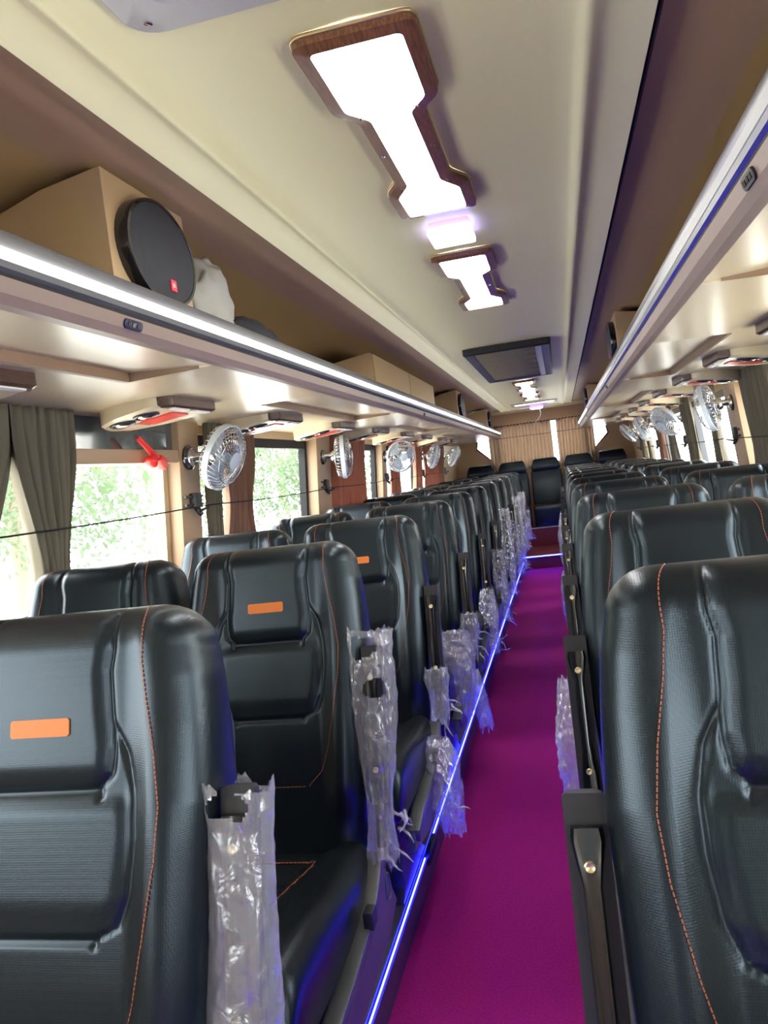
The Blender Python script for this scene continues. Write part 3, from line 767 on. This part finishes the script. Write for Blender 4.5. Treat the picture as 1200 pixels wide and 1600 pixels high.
m = MB().tube([(-0.72, YB - 0.05, 1.768), (0.72, YB - 0.05, 1.768)], .006, 6); o = m.build('curtain_rod', M['rubber']); tag(o, 'dark rod carrying the rear curtains under the header', 'curtain rod')

for sd, nm in ((-1, 'left'), (1, 'right')):
    pts = [(sd * (wx(1.24) - 0.11), -0.2, 1.225)]
    for y in NP[1:] + [WEND + .04]:
        pts.append((sd * (wx(1.24) - 0.098), y, 1.245))
    full = []
    for a, c in zip(pts, pts[1:]):
        for k in range(6):
            t = k / 6; full.append((a[0] + (c[0] - a[0]) * t, a[1] + (c[1] - a[1]) * t, a[2] + (c[2] - a[2]) * t - .010 * 4 * t * (1 - t)))
    full.append(pts[-1])
    m = MB().tube([Vector(p) - Vector(full[0]) for p in full], .0026, 6); o = m.build('stretched_wire', M['rubber']); o.location = full[0]
    tag(o, 'thin black curtain cord running along the %s windows' % nm, 'cord', 'curtain cords')
def bracket(sd):
    s = -sd
    root = empty('cord_bracket')
    m = MB().box((min(0, s * .03), -0.028, -0.03), (max(0, s * .03), 0.028, 0.03)); m.build('body', M['blackmatt'], root, bevel=.008)
    for z in (-.016, .016):
        m = MB().box((min(s * .008, s * .018), -0.085, z - .005), (max(s * .008, s * .018), 0.062, z + .005)); m.build('prong', M['blackmatt'], root, bevel=.002)
    m = MB().tube([(s * .015, 0.0, -.03), (s * .022, 0.006, -.052), (s * .03, 0.01, -.06)], [.012, .010, .008], 8); m.tube([(s * .02, 0, -.045), (s * .066, 0, -.03)], [.006, .004], 8); m.build('hook', M['blackmatt'], root, smooth=True)
    return root
for sd, nm in ((-1, 'left'), (1, 'right')):
    proto = bracket(sd)
    for i, y in enumerate(NP[2:] + [WEND + .04]):
        o = proto if i == 0 else copy_tree(proto)
        o.location = (sd * (wx(1.27) - 0.036), y + (0 if i < 4 else 0), 1.268)
        tag(o, '%s black cord bracket on the %s window pillars' % ('nearest' if i == 0 else 'farthest' if i == 4 else ORD[i], nm), 'bracket', 'cord brackets on the window pillars')

hm = empty('emergency_hammer', (-(wx(1.45) - 0.03), 2.50, 1.44)); tag(hm, 'red emergency hammer in its holder on the left window rail', 'hammer')
ang = math.atan2(-.52, .85)
HM = Matrix.Translation((0.03, 0, 0.012)) @ Matrix.Rotation(ang, 4, 'X')
m = MB().tube([(0, -.095, 0), (0, -.088, 0), (0, -.02, 0), (0, .05, 0)], [.006, .0105, .0105, .0115], 14, mat=HM); m.build('handle', M['red'], hm, smooth=True, auto=50)
m = MB().loft([[(x, y, z) for x, z in ((-.016, -w_), (.016, -w_), (.016, w_), (-.016, w_))] for y, w_ in ((.038, .012), (.062, .017), (.088, .021))], mat=HM); m.build('holder', M['red'], hm, bevel=.004)
m = MB().lathe([(0.010, 0.0), (0.014, .010), (0.021, .022), (0.023, .036), (0.016, .044), (.004, .047)], 16, mat=HM @ Matrix.Translation((0.0, .018, -.004)) @ Matrix.Rotation(R(165), 4, 'X')); m.build('head', M['red'], hm, smooth=True, auto=60)

# ------------------------------------------------------------------ seats
LEAN = R(14); CL, SL = math.cos(LEAN), math.sin(LEAN)
STOP, S1, RC_, TH = 0.703, 0.648, 0.062, 0.125
def sd_(dz): return (dz + 0.80) / CL           # height below the lens -> distance up the backrest
WTAB = [(0.0, 0.205), (sd_(-.55), 0.217), (sd_(-.36), 0.222), (sd_(-.27), 0.215), (sd_(-.21), 0.208), (S1, 0.199)]
STT = [(sd_(-.647), 0.088), (sd_(-.62), 0.118), (sd_(-.57), 0.138), (sd_(-.50), 0.156), (sd_(-.42), 0.171), (sd_(-.36), 0.175), (sd_(-.30), 0.166), (sd_(-.235), 0.151), (sd_(-.19), 0.144), (sd_(-.13), 0.146), (STOP + .05, 0.146)]
HDT = [(sd_(-.338), 0.083), (sd_(-.325), 0.098), (sd_(-.29), 0.102), (sd_(-.25), 0.097), (sd_(-.20), 0.094), (sd_(-.14), 0.105), (STOP + .05, 0.108)]
LWT = [(sd_(-.508), 0.080), (sd_(-.495), 0.110), (sd_(-.46), 0.125), (sd_(-.40), 0.134), (sd_(-.35), 0.133), (sd_(-.30), 0.120), (sd_(-.262), 0.098)]
S_HB, S_LB, S_LT, S_BT = sd_(-.342), sd_(-.509), sd_(-.262), sd_(-.65)
def width(s):
    return interp(WTAB, min(s, S1))
def gauss(d, w): return math.exp(-(d / w) ** 2)
def front_n(x, s):
    """offset of the front face behind (+) or before (-) the reference plane"""
    ax = abs(x); w = width(s)
    n = -0.012 * gauss(s - 0.22, 0.16)
    hb = sst(0.06, 0.16, s) * (1 - 0.55 * sst(0.40, 0.62, s))
    n -= 0.026 * sst(0.115, 0.172, ax) * hb
    if s > S_HB:
        hw = interp(HDT, s); n -= 0.008 * (1 - sst(hw - 0.022, hw + 0.002, ax)) * sst(S_HB - .004, S_HB + 0.035, s)
    if S_LB < s < S_HB + .03 and ax < 0.15:
        lw = interp(LWT, s); n -= 0.006 * (1 - sst(lw - 0.03, lw, ax)) * sst(S_LB, S_LB + .05, s) * (1 - sst(S_HB - .03, S_HB, s))
    g = 0
    if s > S_HB - .01: g = max(g, gauss(ax - interp(HDT, max(s, S_HB)), 0.0042))
    if ax < interp(HDT, S_HB): g = max(g, gauss(s - S_HB, 0.0042))
    if S_LB - .01 < s < S_LT: g = max(g, gauss(ax - interp(LWT, max(s, S_LB)), 0.0042))
    if ax < interp(LWT, S_LB): g = max(g, gauss(s - S_LB, 0.0042))
    n += 0.0055 * g
    d = ax - (w - RC_)
    if d > 0:
        d = min(d, RC_); n += RC_ - math.sqrt(max(RC_ * RC_ - d * d, 0))
    return n
def sp_(x, s):
    """surface point (x, n, s) with the rolled top"""
    if s <= S1: return (x, front_n(x, s), s)
    r_ = STOP - S1; q = min((s - S1) / r_, pi / 2 * 0.999)
    mid = 0.062; k = math.cos(q)
    w0 = width(S1); xx = x * (1 - 0.30 * (1 - k) * min(1, abs(x) / w0) ** 2)
    return (xx, mid + (front_n(x, S1) - mid) * k, S1 + r_ * math.sin(q))
def loc(p):
    x, n, s = p                               # seat coords: y=0 at the tag plane, z measured from the podium
    return (x, (s - sd_(-.265)) * SL + n * CL, 0.37 + s * CL - n * SL)
def backrest_mesh():
    rings = []
    ss = [S1 * i / 150 for i in range(151)] + [S1 + (STOP - S1) * a for a in (.12, .26, .40, .56, .72, .90, 1.1, 1.3, 1.48)]
    for s in ss:
        w = width(s); xi = w - RC_
        xs = [-w + RC_ * (1 - math.sin(R(a))) if False else -(xi + RC_ * math.cos(R(a))) for a in (4, 16, 28, 40, 52, 64, 76)] + [-xi + 2 * xi * i / 92 for i in range(93)] + [xi + RC_ * math.cos(R(a)) for a in (76, 64, 52, 40, 28, 16, 4)]
        ring = [loc(sp_(x, s)) for x in xs]
        # back of the backrest
        k = 1.0; mid = .062; top = 0
        if s > S1:
            q = min((s - S1) / (STOP - S1), pi / 2 * .999); k = math.cos(q); top = (STOP - S1) * math.sin(q)
        w0 = w * (1 - 0.30 * (1 - k))
        sv = min(s, S1) + top
        for x, n in ((w0, TH - .03), (w0 - .006, TH - .01), (w0 - .022, TH), (w0 * .5, TH), (0, TH), (-w0 * .5, TH), (-w0 + .022, TH), (-w0 + .006, TH - .01), (-w0, TH - .03)):
            ring.append(loc((x, mid + (n - mid) * k, sv)))
        rings.append(ring)
    return MB().loft(rings)
def stitch_mesh():
    m = MB()
    def dash(p, q, wd=0.0007):
        a, c = Vector(loc(p)), Vector(loc(q))
        d = (c - a).normalized(); out = Vector((0, -CL, SL)); sdv = d.cross(out).normalized() * wd
        o1 = out * 0.0012
        v = [a + sdv, a - sdv, c - sdv, c + sdv]
        m.add([x - o1 * .6 for x in v] + [x + o1 for x in v], [(0, 1, 2, 3), (4, 5, 6, 7), (0, 1, 5, 4), (1, 2, 6, 5), (2, 3, 7, 6), (3, 0, 4, 7)])
    for sx in (-1, 1):
        s = S_BT
        while s < S1 + .07:
            s2 = s + 0.0042
            x1, x2 = interp(STT, s), interp(STT, s2)
            dash(sp_(sx * x1, s), sp_(sx * x2, s2)); s += 0.0058
    x = -0.085
    while x < .08:
        dash(sp_(x, S_BT), sp_(x + .0065, S_BT)); x += .0092
    return m
def cushion_pt(x, y):
    """top of the seat cushion; y from 0 (back) to 0.52 (front)"""
    ax = abs(x)
    z = 0.385 + 0.025 * sst(0.1, 0.45, y)
    z += 0.022 * sst(0.10, 0.17, ax)
    g = gauss(y - .055, .004) * (ax < .095)
    inx = interp([(.055, .098), (.15, .075), (.25, .060), (.52, .058)], y)
    if y > .055: g = max(g, gauss(ax - inx, .004))
    if ax < interp([(.055, .098), (.15, .075)], .14): g = max(g, .7 * gauss(y - .145 - .03 * (1 - (ax / .08) ** 2), .004))
    return z - .006 * g
def cushion_mesh():
    rings = []
    W = 0.213; rc = .05; D = .53
    def ring(y, k, drop):
        xi = W - rc; r_ = []
        xs = [-(xi + rc * math.cos(R(a))) for a in (4, 20, 36, 52, 68, 82)] + [-xi + 2 * xi * i / 44 for i in range(45)] + [xi + rc * math.cos(R(a)) for a in (82, 68, 52, 36, 20, 4)]
        for x in xs:
            d = max(0, abs(x) - xi); z = cushion_pt(x, min(y, .47)) - (rc - math.sqrt(max(rc * rc - d * d, 0)))
            mid = .33
            r_.append((x * (1 - .05 * (1 - k)), y, mid + (z - mid) * k - drop))
        for x, z in ((W, .30), (W - .02, .275), (0, .272), (-W + .02, .275), (-W, .30)):
            r_.append((x * (1 - .05 * (1 - k)), y, .33 + (z - .33) * k - drop))
        return r_
    for i in range(44): rings.append(ring(.47 * i / 43, 1, 0))
    for a in (15, 30, 45, 60, 72, 82): rings.append(ring(.47 + .06 * math.sin(R(a)), max(math.cos(R(a)), .05), .02 * (1 - math.cos(R(a)))))
    m = MB()
    yb = -0.115
    m.loft([[(x, yb - y, z) for x, y, z in r_] for r_ in rings])
    return m
def cushion_stitch():
    m = MB(); yb = -.115
    def dash(a, c):
        a = Vector(a); c = Vector(c); d = (c - a).normalized(); out = Vector((0, 0, 1)); sv = d.cross(out).normalized() * .0011; o1 = out * .0012
        v = [a + sv, a - sv, c - sv, c + sv]
        m.add([x - o1 for x in v] + [x + o1 for x in v], [(0, 1, 2, 3), (4, 5, 6, 7), (0, 1, 5, 4), (1, 2, 6, 5), (2, 3, 7, 6), (3, 0, 4, 7)])
    T = [(.055, .098), (.15, .075), (.25, .060), (.52, .058)]
    for sx in (-1, 1):
        y = .055
        while y < .46:
            xa, xb = interp(T, y) + .003, interp(T, y + .0065) + .003
            dash((sx * xa, yb - y, cushion_pt(xa, y) + .001), (sx * xb, yb - y - .0065, cushion_pt(xb, y + .0065) + .001)); y += .0092
    x = -.095
    while x < .09:
        dash((x, yb - .052, cushion_pt(x, .052) + .001), (x + .0065, yb - .052, cushion_pt(x + .0065, .052) + .001)); x += .0092
    return m

def make_seat(side):
    """side: 0 window seat; -1 / +1 aisle seat whose aisle lies towards +x / -x"""
    root = empty('bus_seat')
    bk = backrest_mesh().build('backrest', M['leather'], root, smooth=True)
    tg = MB(); 
    pts = rounded(-.043, sd_(-.265) - .0112, .043, sd_(-.265) + .0112, .004)
    ring0 = [loc((x, front_n(0, sd_(-.265)) + .001, s)) for x, s in pts]; ring1 = [loc((x, front_n(0, sd_(-.265)) - .0022, s)) for x, s in pts]
    tg.loft([ring0, ring1]); tg.build('tag', M['orange'], bk)['label'] = 'small orange leather tag'
    stitch_mesh().build('stitching', M['thread'], bk, fix=False)
    # back shell
    m = MB()
    prof = round_poly([(-.205, .02), (.205, .02), (.205, .55), (.17, .62), (-.17, .62), (-.205, .55)], .03)
    m.loft([[loc((x, TH - .022, s)) for x, s in prof], [loc((x, TH + .012, s)) for x, s in prof]]); m.build('back_shell', M['shell'], root, bevel=.006)
    cu = cushion_mesh().build('seat_cushion', M['leather_plain'], root, smooth=True)
    cushion_stitch().build('stitching', M['thread'], cu, fix=False)
    m = MB().box((-.19, -.60, .235), (.19, -.10, .275)); m.box((-.2, -.12, .25), (.2, 0.02, .36)); m.build('seat_frame', M['blackmatt'], root, bevel=.004)
    for x in (-.13, .13):
        m = MB(); m.loft([[(x - .018, y, z) for y, z in ((-.50, .0), (-.16, .0), (-.20, .03), (-.22, .24), (-.46, .24), (-.47, .03))], [(x + .018, y, z) for y, z in ((-.50, .0), (-.16, .0), (-.20, .03), (-.22, .24), (-.46, .24), (-.47, .03))]])
        m.build('leg', M['blackmatt'], root, bevel=.003)
    if side:
        ax = -side                              # aisle direction
        # moulded side panel with dark band
        X0 = ax * .207; X1 = ax * .228
        top = [(-.13, .385), (-.18, .345), (-.235, .315), (-.31, .30), (-.40, .285), (-.50, .275), (-.60, .25)]
        poly = top + [(-.61, .20), (-.40, .17), (-.10, .19), (-.02, .22), (-.07, .30)]
        m = MB().loft([[(X0, y, z) for y, z in poly], [(X1, y, z) for y, z in poly]]); pnl = m.build('side_panel', M['panel_grey'], root, bevel=.003)
        m = MB()
        band = top + [(y, z - .03) for y, z in top[::-1]]
        m.loft([[(X0 - ax * .004, y, z + .004) for y, z in band], [(X1 + ax * .012, y, z + .004) for y, z in band]]); m.build('band', M['trimplastic'], pnl, bevel=.004)
        m = MB().tube([(X1 + ax * .001, -.085 + .02 * math.cos(2 * pi * i / 24), .285 + .03 * math.sin(2 * pi * i / 24)) for i in range(24)], .0018, 6, closed=True); m.build('oval_cover', M['panel_grey'], pnl, smooth=True)
        kn = MB().box((min(X1, X1 + ax * .02) , -.285, .305), (max(X1, X1 + ax * .02), -.25, .34)); kn.build('recline_knob', M['blackmatt'], pnl, bevel=.003)
        # raised armrest, underside facing forward
        arm = empty('armrest', (0, 0, 0), parent=root)
        xa = ax * .240
        def lp(x, n, s): return loc((xa + x, n - .015, s))
        sT, sB = sd_(-.369) + .004, sd_(-.69)
        pad = rounded(-.0225, sB, .0225, sT, .005)
        m = MB().loft([[lp(x, .02, s) for x, s in pad], [lp(x, .038, s) for x, s in pad], [lp(x * .7, .05, s) for x, s in pad]]); m.build('arm_pad', M['blackmatt'], arm, smooth=True, auto=30)
        hour = []
        prof_w = [(sT - .032, .0165), (sT - .045, .0185), (sT - .065, .015), (sT - .09, .0105), (sB + .12, .0105), (sB + .09, .0125), (sB + .06, .016), (sB + .02, .0165), (sB + .0, .014)]
        rings = []
        for s, hw in prof_w:
            rings.append([lp(x * hw, n, s) for x, n in ((-1, .02), (-.95, .006), (-.75, .0), (-.3, .002), (.3, .002), (.75, .0), (.95, .006), (1, .02))])
        m = MB().loft(rings); br = m.build('bracket', M['blackgloss'], arm, smooth=True, auto=50)
        for s in (sT - .07, sB + .07):
            c0 = Vector(lp(0, .003, s)); q = Vector((0, -CL, SL)).to_track_quat('Z', 'Y').to_matrix().to_4x4()
            m = MB().lathe([(.0065, -.002), (.0065, .002), (.005, .0035), (.0025, .0025)], 12, mat=Matrix.Translation(c0) @ q); m.build('screw', M['brass'], br, smooth=True, auto=40)
        rings = [[lp(x, n, s) for x, n in ((-.011, .045), (-.011, .012), (.011, .012), (.011, .045))] for s in (sB + .01, sB - .05, sB - .09)]
        m = MB().loft(rings); m.build('pivot_arm', M['blackmatt'], arm, bevel=.003)
        c0 = Vector(lp(0, .010, sB - .028)); m = MB().lathe([(.005, -.002), (.005, .0015), (.002, .0025)], 10, mat=Matrix.Translation(c0) @ q); m.build('bolt', M['chrome'], arm, smooth=True, auto=40)
    return root

POD = 0.093
YROW = [0.875, 1.705, 2.535] + [3.43 + 0.865 * i for i in range(8)]
protos = {k: make_seat(k) for k in (0, -1, 1)}
used = set()
def place(kind, x, y, rnum, label):
    if kind in used: o = copy_tree(protos[kind])
    else: o = protos[kind]; used.add(kind)
    o.location = (x, y, POD)
    o.rotation_euler = (R(random.uniform(-.5, .5)), 0, 0)
    tag(o, label, 'bus seat', 'black bus seats in rows')
LASTROW = 10
for i, y in enumerate(YROW):
    pos = 'nearest row' if i == 0 else 'last row' if i == LASTROW else ORD[i] + ' row from the front'
    place(-1, -0.468, y, i, 'black leatherette aisle seat with orange tag, left of the aisle, ' + pos)
    place(1, 0.457, y - .055, i, 'black leatherette aisle seat with orange tag, right of the aisle, ' + pos)
    place(0, -0.926, y, i, 'black leatherette window seat on the left side, ' + pos)
    place(0, 0.915, y - .055, i, 'black leatherette window seat on the right side, ' + pos)

for k_ in (-1, 1):
    for ch in protos[k_].children:
        if ch.name.startswith('armrest'): ch.location = (0.008 if k_ < 0 else -0.004, 0.038, 0.008)
protos[-1].location.x += 0.012
# rear bench
def make_rear():
    root = empty('bench_seat')
    m = MB()
    rings = []
    for s, w, n0, n1 in ((0, .195, 0, .10), (.05, .20, -.01, .11), (.3, .20, -.012, .11), (.43, .198, -.004, .10), (.445, .197, .006, .09), (.45, .19, .012, .085)):
        rings.append([loc_r(x, n, s) for x, n in [(a, b_) for a, b_ in rounded(-w, n0, w, n1, .025, 4)]])
    m.loft(rings); m.build('backrest', M['leather_plain'], root, smooth=True, auto=50)
    m = MB(); rings = []
    for s, w, n0, n1 in ((.452, .18, .0, .08), (.465, .19, -.012, .09), (.52, .182, -.014, .09), (.575, .165, -.008, .085), (.60, .155, .006, .075), (.612, .14, .025, .06)):
        rings.append([loc_r(x, n, s) for x, n in rounded(-w, n0, w, n1, .02, 4)])
    m.loft(rings); m.build('headrest', M['leather_plain'], root, smooth=True, auto=50)
    m = MB(); rings = []
    for y, w, z0, z1 in ((0.06, .195, .0, .25), (-.30, .20, .0, .27), (-.385, .20, .0, .27), (-.40, .195, .0, .25), (-.405, .185, .0, .22)):
        rings.append([(x, y, z) for x, z in rounded(-w, z0, w, z1, .03, 4)])
    m.loft(rings); m.build('seat_cushion', M['leather_plain'], root, smooth=True, auto=50)
    return root
def loc_r(x, n, s): return (x, n + s * .20, 0.27 + s * .98)
rp = make_rear()
for i, x in enumerate((-0.84, -0.41, 0.03, 0.46, 0.89)):
    o = rp if i == 0 else copy_tree(rp)
    o.location = (x, 10.62, 0.385)
    tag(o, ['rear bench seat at the left end under the corner window', 'rear bench seat second from the left', 'rear bench seat in the middle, facing the aisle', 'rear bench seat second from the right', 'rear bench seat at the right end under the corner window'][i] + ', black with headrest', 'bus seat', 'rear bench seats')

# ------------------------------------------------------------------ blue strips along the aisle
for sd, nm in ((-1, 'left'), (1, 'right')):
    root = empty('aisle_led_strip', (sd * 0.31, Y0, 0.088)); tag(root, 'thin glowing blue light strip along the %s edge of the aisle' % nm, 'light strip', 'blue aisle light strips')
    m = MB(); a = sorted((sd * -.008, sd * .006)); m.box((a[0], 0, -.008), (a[1], 9.19 - Y0, -.001)); m.build('channel', M['kick'], root)
    m = MB().box((-.0014, 0, -.001), (.0014, 9.17 - Y0, .002)); m.build('glowing_strip', M['led_blue'], root)
root = empty('step_led_strip', (0, 9.188, 0.143)); tag(root, 'glowing blue light strip across the edge of the rear step', 'light strip')
m = MB().box((-.31, -.010, -.006), (.31, -.001, .002)); m.build('glowing_strip', M['led_blue'], root)
m = MB().box((-.312, -.012, -.018), (.312, 0.0, -.007)); m.build('channel', M['kick'], root)

# ------------------------------------------------------------------ torn plastic wrapping on the armrests
def sleeve(x, yrow, dz0, dz1, prof, label, seed, holes=(), rough=1.0, tail=True, n0=.005):
    """film tube round a raised armrest; prof: (t, half width across, half depth)"""
    nv, nu = max(30, int(abs(dz0 - dz1) / .005)), 64
    rings = []
    base = Vector((x, yrow, POD))
    for j in range(nv + 1):
        t = j / nv; dz = dz0 + (dz1 - dz0) * t; s = sd_(dz)
        a = interp([(p[0], p[1]) for p in prof], t); b_ = interp([(p[0], p[2]) for p in prof], t)
        drift = interp([(p[0], p[3]) for p in prof], t) if len(prof[0]) > 3 else 0
        ring = []
        for i in range(nu):
            th = 2 * pi * i / nu
            cx, cn = math.cos(th), math.sin(th)
            q = Vector((cx * 1.3, cn * 1.3, dz * 9 + seed * 3))
            k = 1 + rough * (0.16 * noise.noise(q) + 0.22 * (0.5 - abs(noise.noise(q * 2.3))) - .08 + .10 * noise.noise(q * 5.5))
            p = Vector(loc((a * k * math.copysign(abs(cx) ** .75, cx) + drift, n0 + b_ * k * math.copysign(abs(cn) ** .75, cn), s)))
            if j == 0: p.z += 0.022 * noise.noise(Vector((cx * 2, cn * 2, seed))) + .012 * noise.noise(Vector((cx * 6, cn * 6, seed)))
            if j == nv: p.z += 0.05 * noise.noise(Vector((cx * 2.5, cn * 2.5, seed + 4)))
            ring.append(p)
        rings.append(ring)
    m = MB(); n = nu
    vs = [p for r_ in rings for p in r_]; fs = []
    for j in range(nv):
        for i in range(nu):
            t = (j + .5) / nv; th = (i + .5) / nu
            cut = False
            for (ht, hth, rt, rth) in holes:
                dth = min(abs(th - hth), 1 - abs(th - hth))
                e = ((t - ht) / rt) ** 2 + (dth / rth) ** 2 + .6 * noise.noise(Vector((t * 20, th * 14, seed)))
                if e < 1: cut = True
            if not cut: fs.append((j * n + i, j * n + (i + 1) % n, (j + 1) * n + (i + 1) % n, (j + 1) * n + i))
    m.add(vs, fs)
    rnd = random.Random(seed)
    if tail:                                   # curled threads and tatters near the lower end
        for k in range(6):
            s = sd_(dz1 + rnd.uniform(.0, .10)); p = Vector(loc((.02 + rnd.uniform(-.01, .03), n0 + rnd.uniform(-.03, .02), s)))
            pts = [p]; d = Vector((rnd.uniform(.2, 1), rnd.uniform(-1, .3), rnd.uniform(-.8, .3))).normalized()
            for q in range(5):
                d = (d + Vector((rnd.uniform(-.6, .6), rnd.uniform(-.6, .6), rnd.uniform(-.5, .3)))).normalized(); pts.append(pts[-1] + d * .012)
            m.tube(pts, [.004, .004, .003, .003, .002, .001], 5)
    o = m.build('plastic_wrap', M['film'], smooth=True, fix=False); o.location = base
    tag(o, label, 'plastic wrap', 'torn plastic wrapping on the armrests')
    return o
AL = -0.228                                    # left armrests
sleeve(AL + .022, YROW[0] + .04, -0.358, -0.90, [(0, .043, .042), (.1, .040, .034), (.4, .044, .036), (.75, .050, .042), (1, .040, .04)], 'long torn clear plastic sleeve on the nearest left armrest', 11, rough=.55, holes=[(.035, .75, .03, .10)], tail=False)
sleeve(AL, YROW[1], -0.335, -0.80, [(0, .052, .045), (.12, .05, .04), (.35, .046, .036), (.6, .036, .034), (.74, .028, .03), (.85, .027, .03), (1, .033, .034)], 'holed clear plastic sleeve on the second left armrest', 23, holes=[(.07, .72, .05, .09), (.26, .80, .045, .08)])
sleeve(AL, YROW[2], -0.62, -0.78, [(0, .036, .034), (.2, .040, .036), (.5, .030, .03), (1, .03, .03)], 'plastic bunched round the lower half of the third left armrest', 31)
sleeve(AL + .005, YROW[2], -0.82, -1.08, [(0, .030, .04, 0), (.3, .045, .09, .01), (.7, .04, .10, .02), (1, .03, .07, .035)], 'long plastic tatter hanging below the third left armrest to the blue strip', 37, rough=1.5, n0=-.10)
sleeve(AL, YROW[3], -0.62, -0.80, [(0, .036, .034), (.3, .042, .036), (.7, .034, .03), (1, .03, .03)], 'plastic bunched round the fourth left armrest', 41)
sleeve(AL - .03, YROW[3], -0.70, -1.02, [(0, .055, .08), (.25, .075, .10), (.6, .07, .10), (1, .05, .08)], 'big milky plastic bag over the side of the fourth left seat', 43, n0=-.26, rough=.9, tail=False)
sleeve(AL, YROW[3], -0.85, -1.08, [(0, .03, .04, 0), (.5, .035, .06, .02), (1, .025, .05, .045)], 'ragged plastic strip hanging below the fourth left armrest', 47, rough=1.5, n0=-.06)
sleeve(AL, YROW[4], -0.66, -0.98, [(0, .036, .034), (.25, .045, .04, ), (.6, .045, .06), (1, .035, .06)], 'loose plastic wrap slipped down the fifth left armrest', 53, rough=1.4)
for i in range(5, 11):
    rr = random.Random(i * 7)
    top = -0.345 if i in (6, 8, 9) else -0.50 - .1 * rr.random()
    sleeve(AL, YROW[i], top, -0.90 - .12 * rr.random(), [(0, .042, .04), (.3, .040, .036), (.6, .045, .05), (.8, .04, .05), (1, .04, .05)], '%s left armrest wrapped in torn clear plastic, counting from the front' % ORD[i] if i < 10 else 'last left armrest wrapped in torn clear plastic', 61 + i * 3, rough=1.5)
for i, (d0, d1, dx, nn) in enumerate(((-.66, -1.0, -.045, -.10), (-.40, -.75, .025, .02), (-.72, -1.02, -.03, -.08), (-.55, -.90, -.035, -.05), (-.60, -.95, -.03, -.05))):
    r = (2, 4, 5, 7, 9)[i]
    sleeve(0.217 + dx, YROW[r] - .055, d0, d1, [(0, .02, .03), (.3, .038, .05), (.7, .04, .06), (1, .03, .05)], 'crumpled clear plastic hanging at the %s right aisle armrest' % ORD[r], 101 + i * 5, rough=1.6, n0=nn)

# small bits by the aisle edge
m = MB().prism(round_poly([(0, 0), (.10, .0), (.10, .05), (.02, .055)], .006), -.002, .002, axis='X'); 
o = m.build('yellow_sticker', M['sticker']); o.location = (-0.335, 3.10, 0.096); o.rotation_euler = (0, 0, 0)
tag(o, 'small yellow sticker standing at the podium edge beside the third left seat', 'sticker')
lp_ = MB().tube([(.012 * math.sin(2 * pi * i / 16) * 1.0, .045 * math.cos(2 * pi * i / 16), .035 + .035 * math.sin(2 * pi * i / 16)) for i in range(16)], .012, 8, closed=True)
o = lp_.build('seat_belt_loop', M['blackmatt'], smooth=True); o.location = (-0.300, 2.36, 0.055); tag(o, 'dark strap loop hanging over the left aisle edge beyond the second seat', 'strap')

# ------------------------------------------------------------------ outside
m = MB().box((-40, -20, -1.15), (40, 40, -1.05)); o = m.build('ground', M['ground']); struct(o)
def tree(x, y, h, r_, n, mt, label, seed):
    rnd = random.Random(seed)
    root = empty('tree', (x, y, -1.05)); tag(root, label, 'tree', 'trees outside the left windows' if x < 0 else 'trees outside the right windows')
    m = MB().tube([(0, 0, 0), (.1, .05, h * .25), (0, .1, h * .5), (.1, 0, h * .75)], [.22, .18, .14, .07], 8)
    for k in range(5):
        a = rnd.uniform(0, 2 * pi); m.tube([(0, .05, h * .4), (math.cos(a) * r_ * .3, math.sin(a) * r_ * .3, h * .55), (math.cos(a) * r_ * .6, math.sin(a) * r_ * .6, h * .66)], [.1, .07, .03], 6)
    m.build('trunk', M['bark'], root, smooth=True)
    vs = []; fs = []
    clumps = [(rnd.gauss(0, r_ * .45), rnd.gauss(0, r_ * .45), h * .55 + rnd.gauss(0, h * .20), r_ * rnd.uniform(.3, .5)) for _ in range(16)]
    for i in range(n):
        c = rnd.choice(clumps)
        d = Vector((rnd.gauss(0, 1), rnd.gauss(0, 1), rnd.gauss(0, 1))).normalized() * c[3] * rnd.uniform(.6, 1.05)
        p = Vector(c[:3]) + d
        if p.z < .3: continue
        a = Vector((rnd.gauss(0, 1), rnd.gauss(0, 1), rnd.gauss(0, 1))).normalized(); b_ = a.orthogonal().normalized()
        L = rnd.uniform(.035, .085); k = len(vs)
        vs += [p - a * L, p + b_ * L * .45, p + a * L, p - b_ * L * .45]; fs.append((k, k + 1, k + 2, k + 3))
    MB().add(vs, fs).build('crown', mt, root, fix=False)
tree(-7.0, 6.0, 5.0, 2.2, 9000, M['leaf'], 'leafy green tree outside the nearest left window', 1)
tree(-8.5, 11.0, 6.0, 2.6, 9000, M['leaf2'], 'pale leafy tree outside the second left window', 2)
tree(-7.5, 17.5, 6.0, 2.6, 9000, M['leaf'], 'leafy tree outside the third left window', 3)
tree(-9.0, 25.0, 7.0, 3.0, 9000, M['leaf2'], 'tall pale tree outside the far left windows', 4)
tree(8.5, 24.0, 6.5, 2.8, 9000, M['leaf'], 'green tree outside the far right windows', 5)
bd = empty('building', (6.5, 12.0, -1.05)); tag(bd, 'pale building with a brick stair outside the right windows', 'building')
m = MB().box((0.6, -6, 0), (4, 5, 6)); m.build('wall', M['bldg'], bd)
for k in range(3):
    m = MB().box((-.1, -3.5 + k * 3, 0), (.25, -3.1 + k * 3, 4.5)); m.build('column', M['bldg'], bd, bevel=.02)
m = MB()
for k in range(9): m.box((0.1 + k * .05, -2.6, k * .28), (.6, -1.0, k * .28 + .2))
m.build('stair', M['brickpink'], bd)
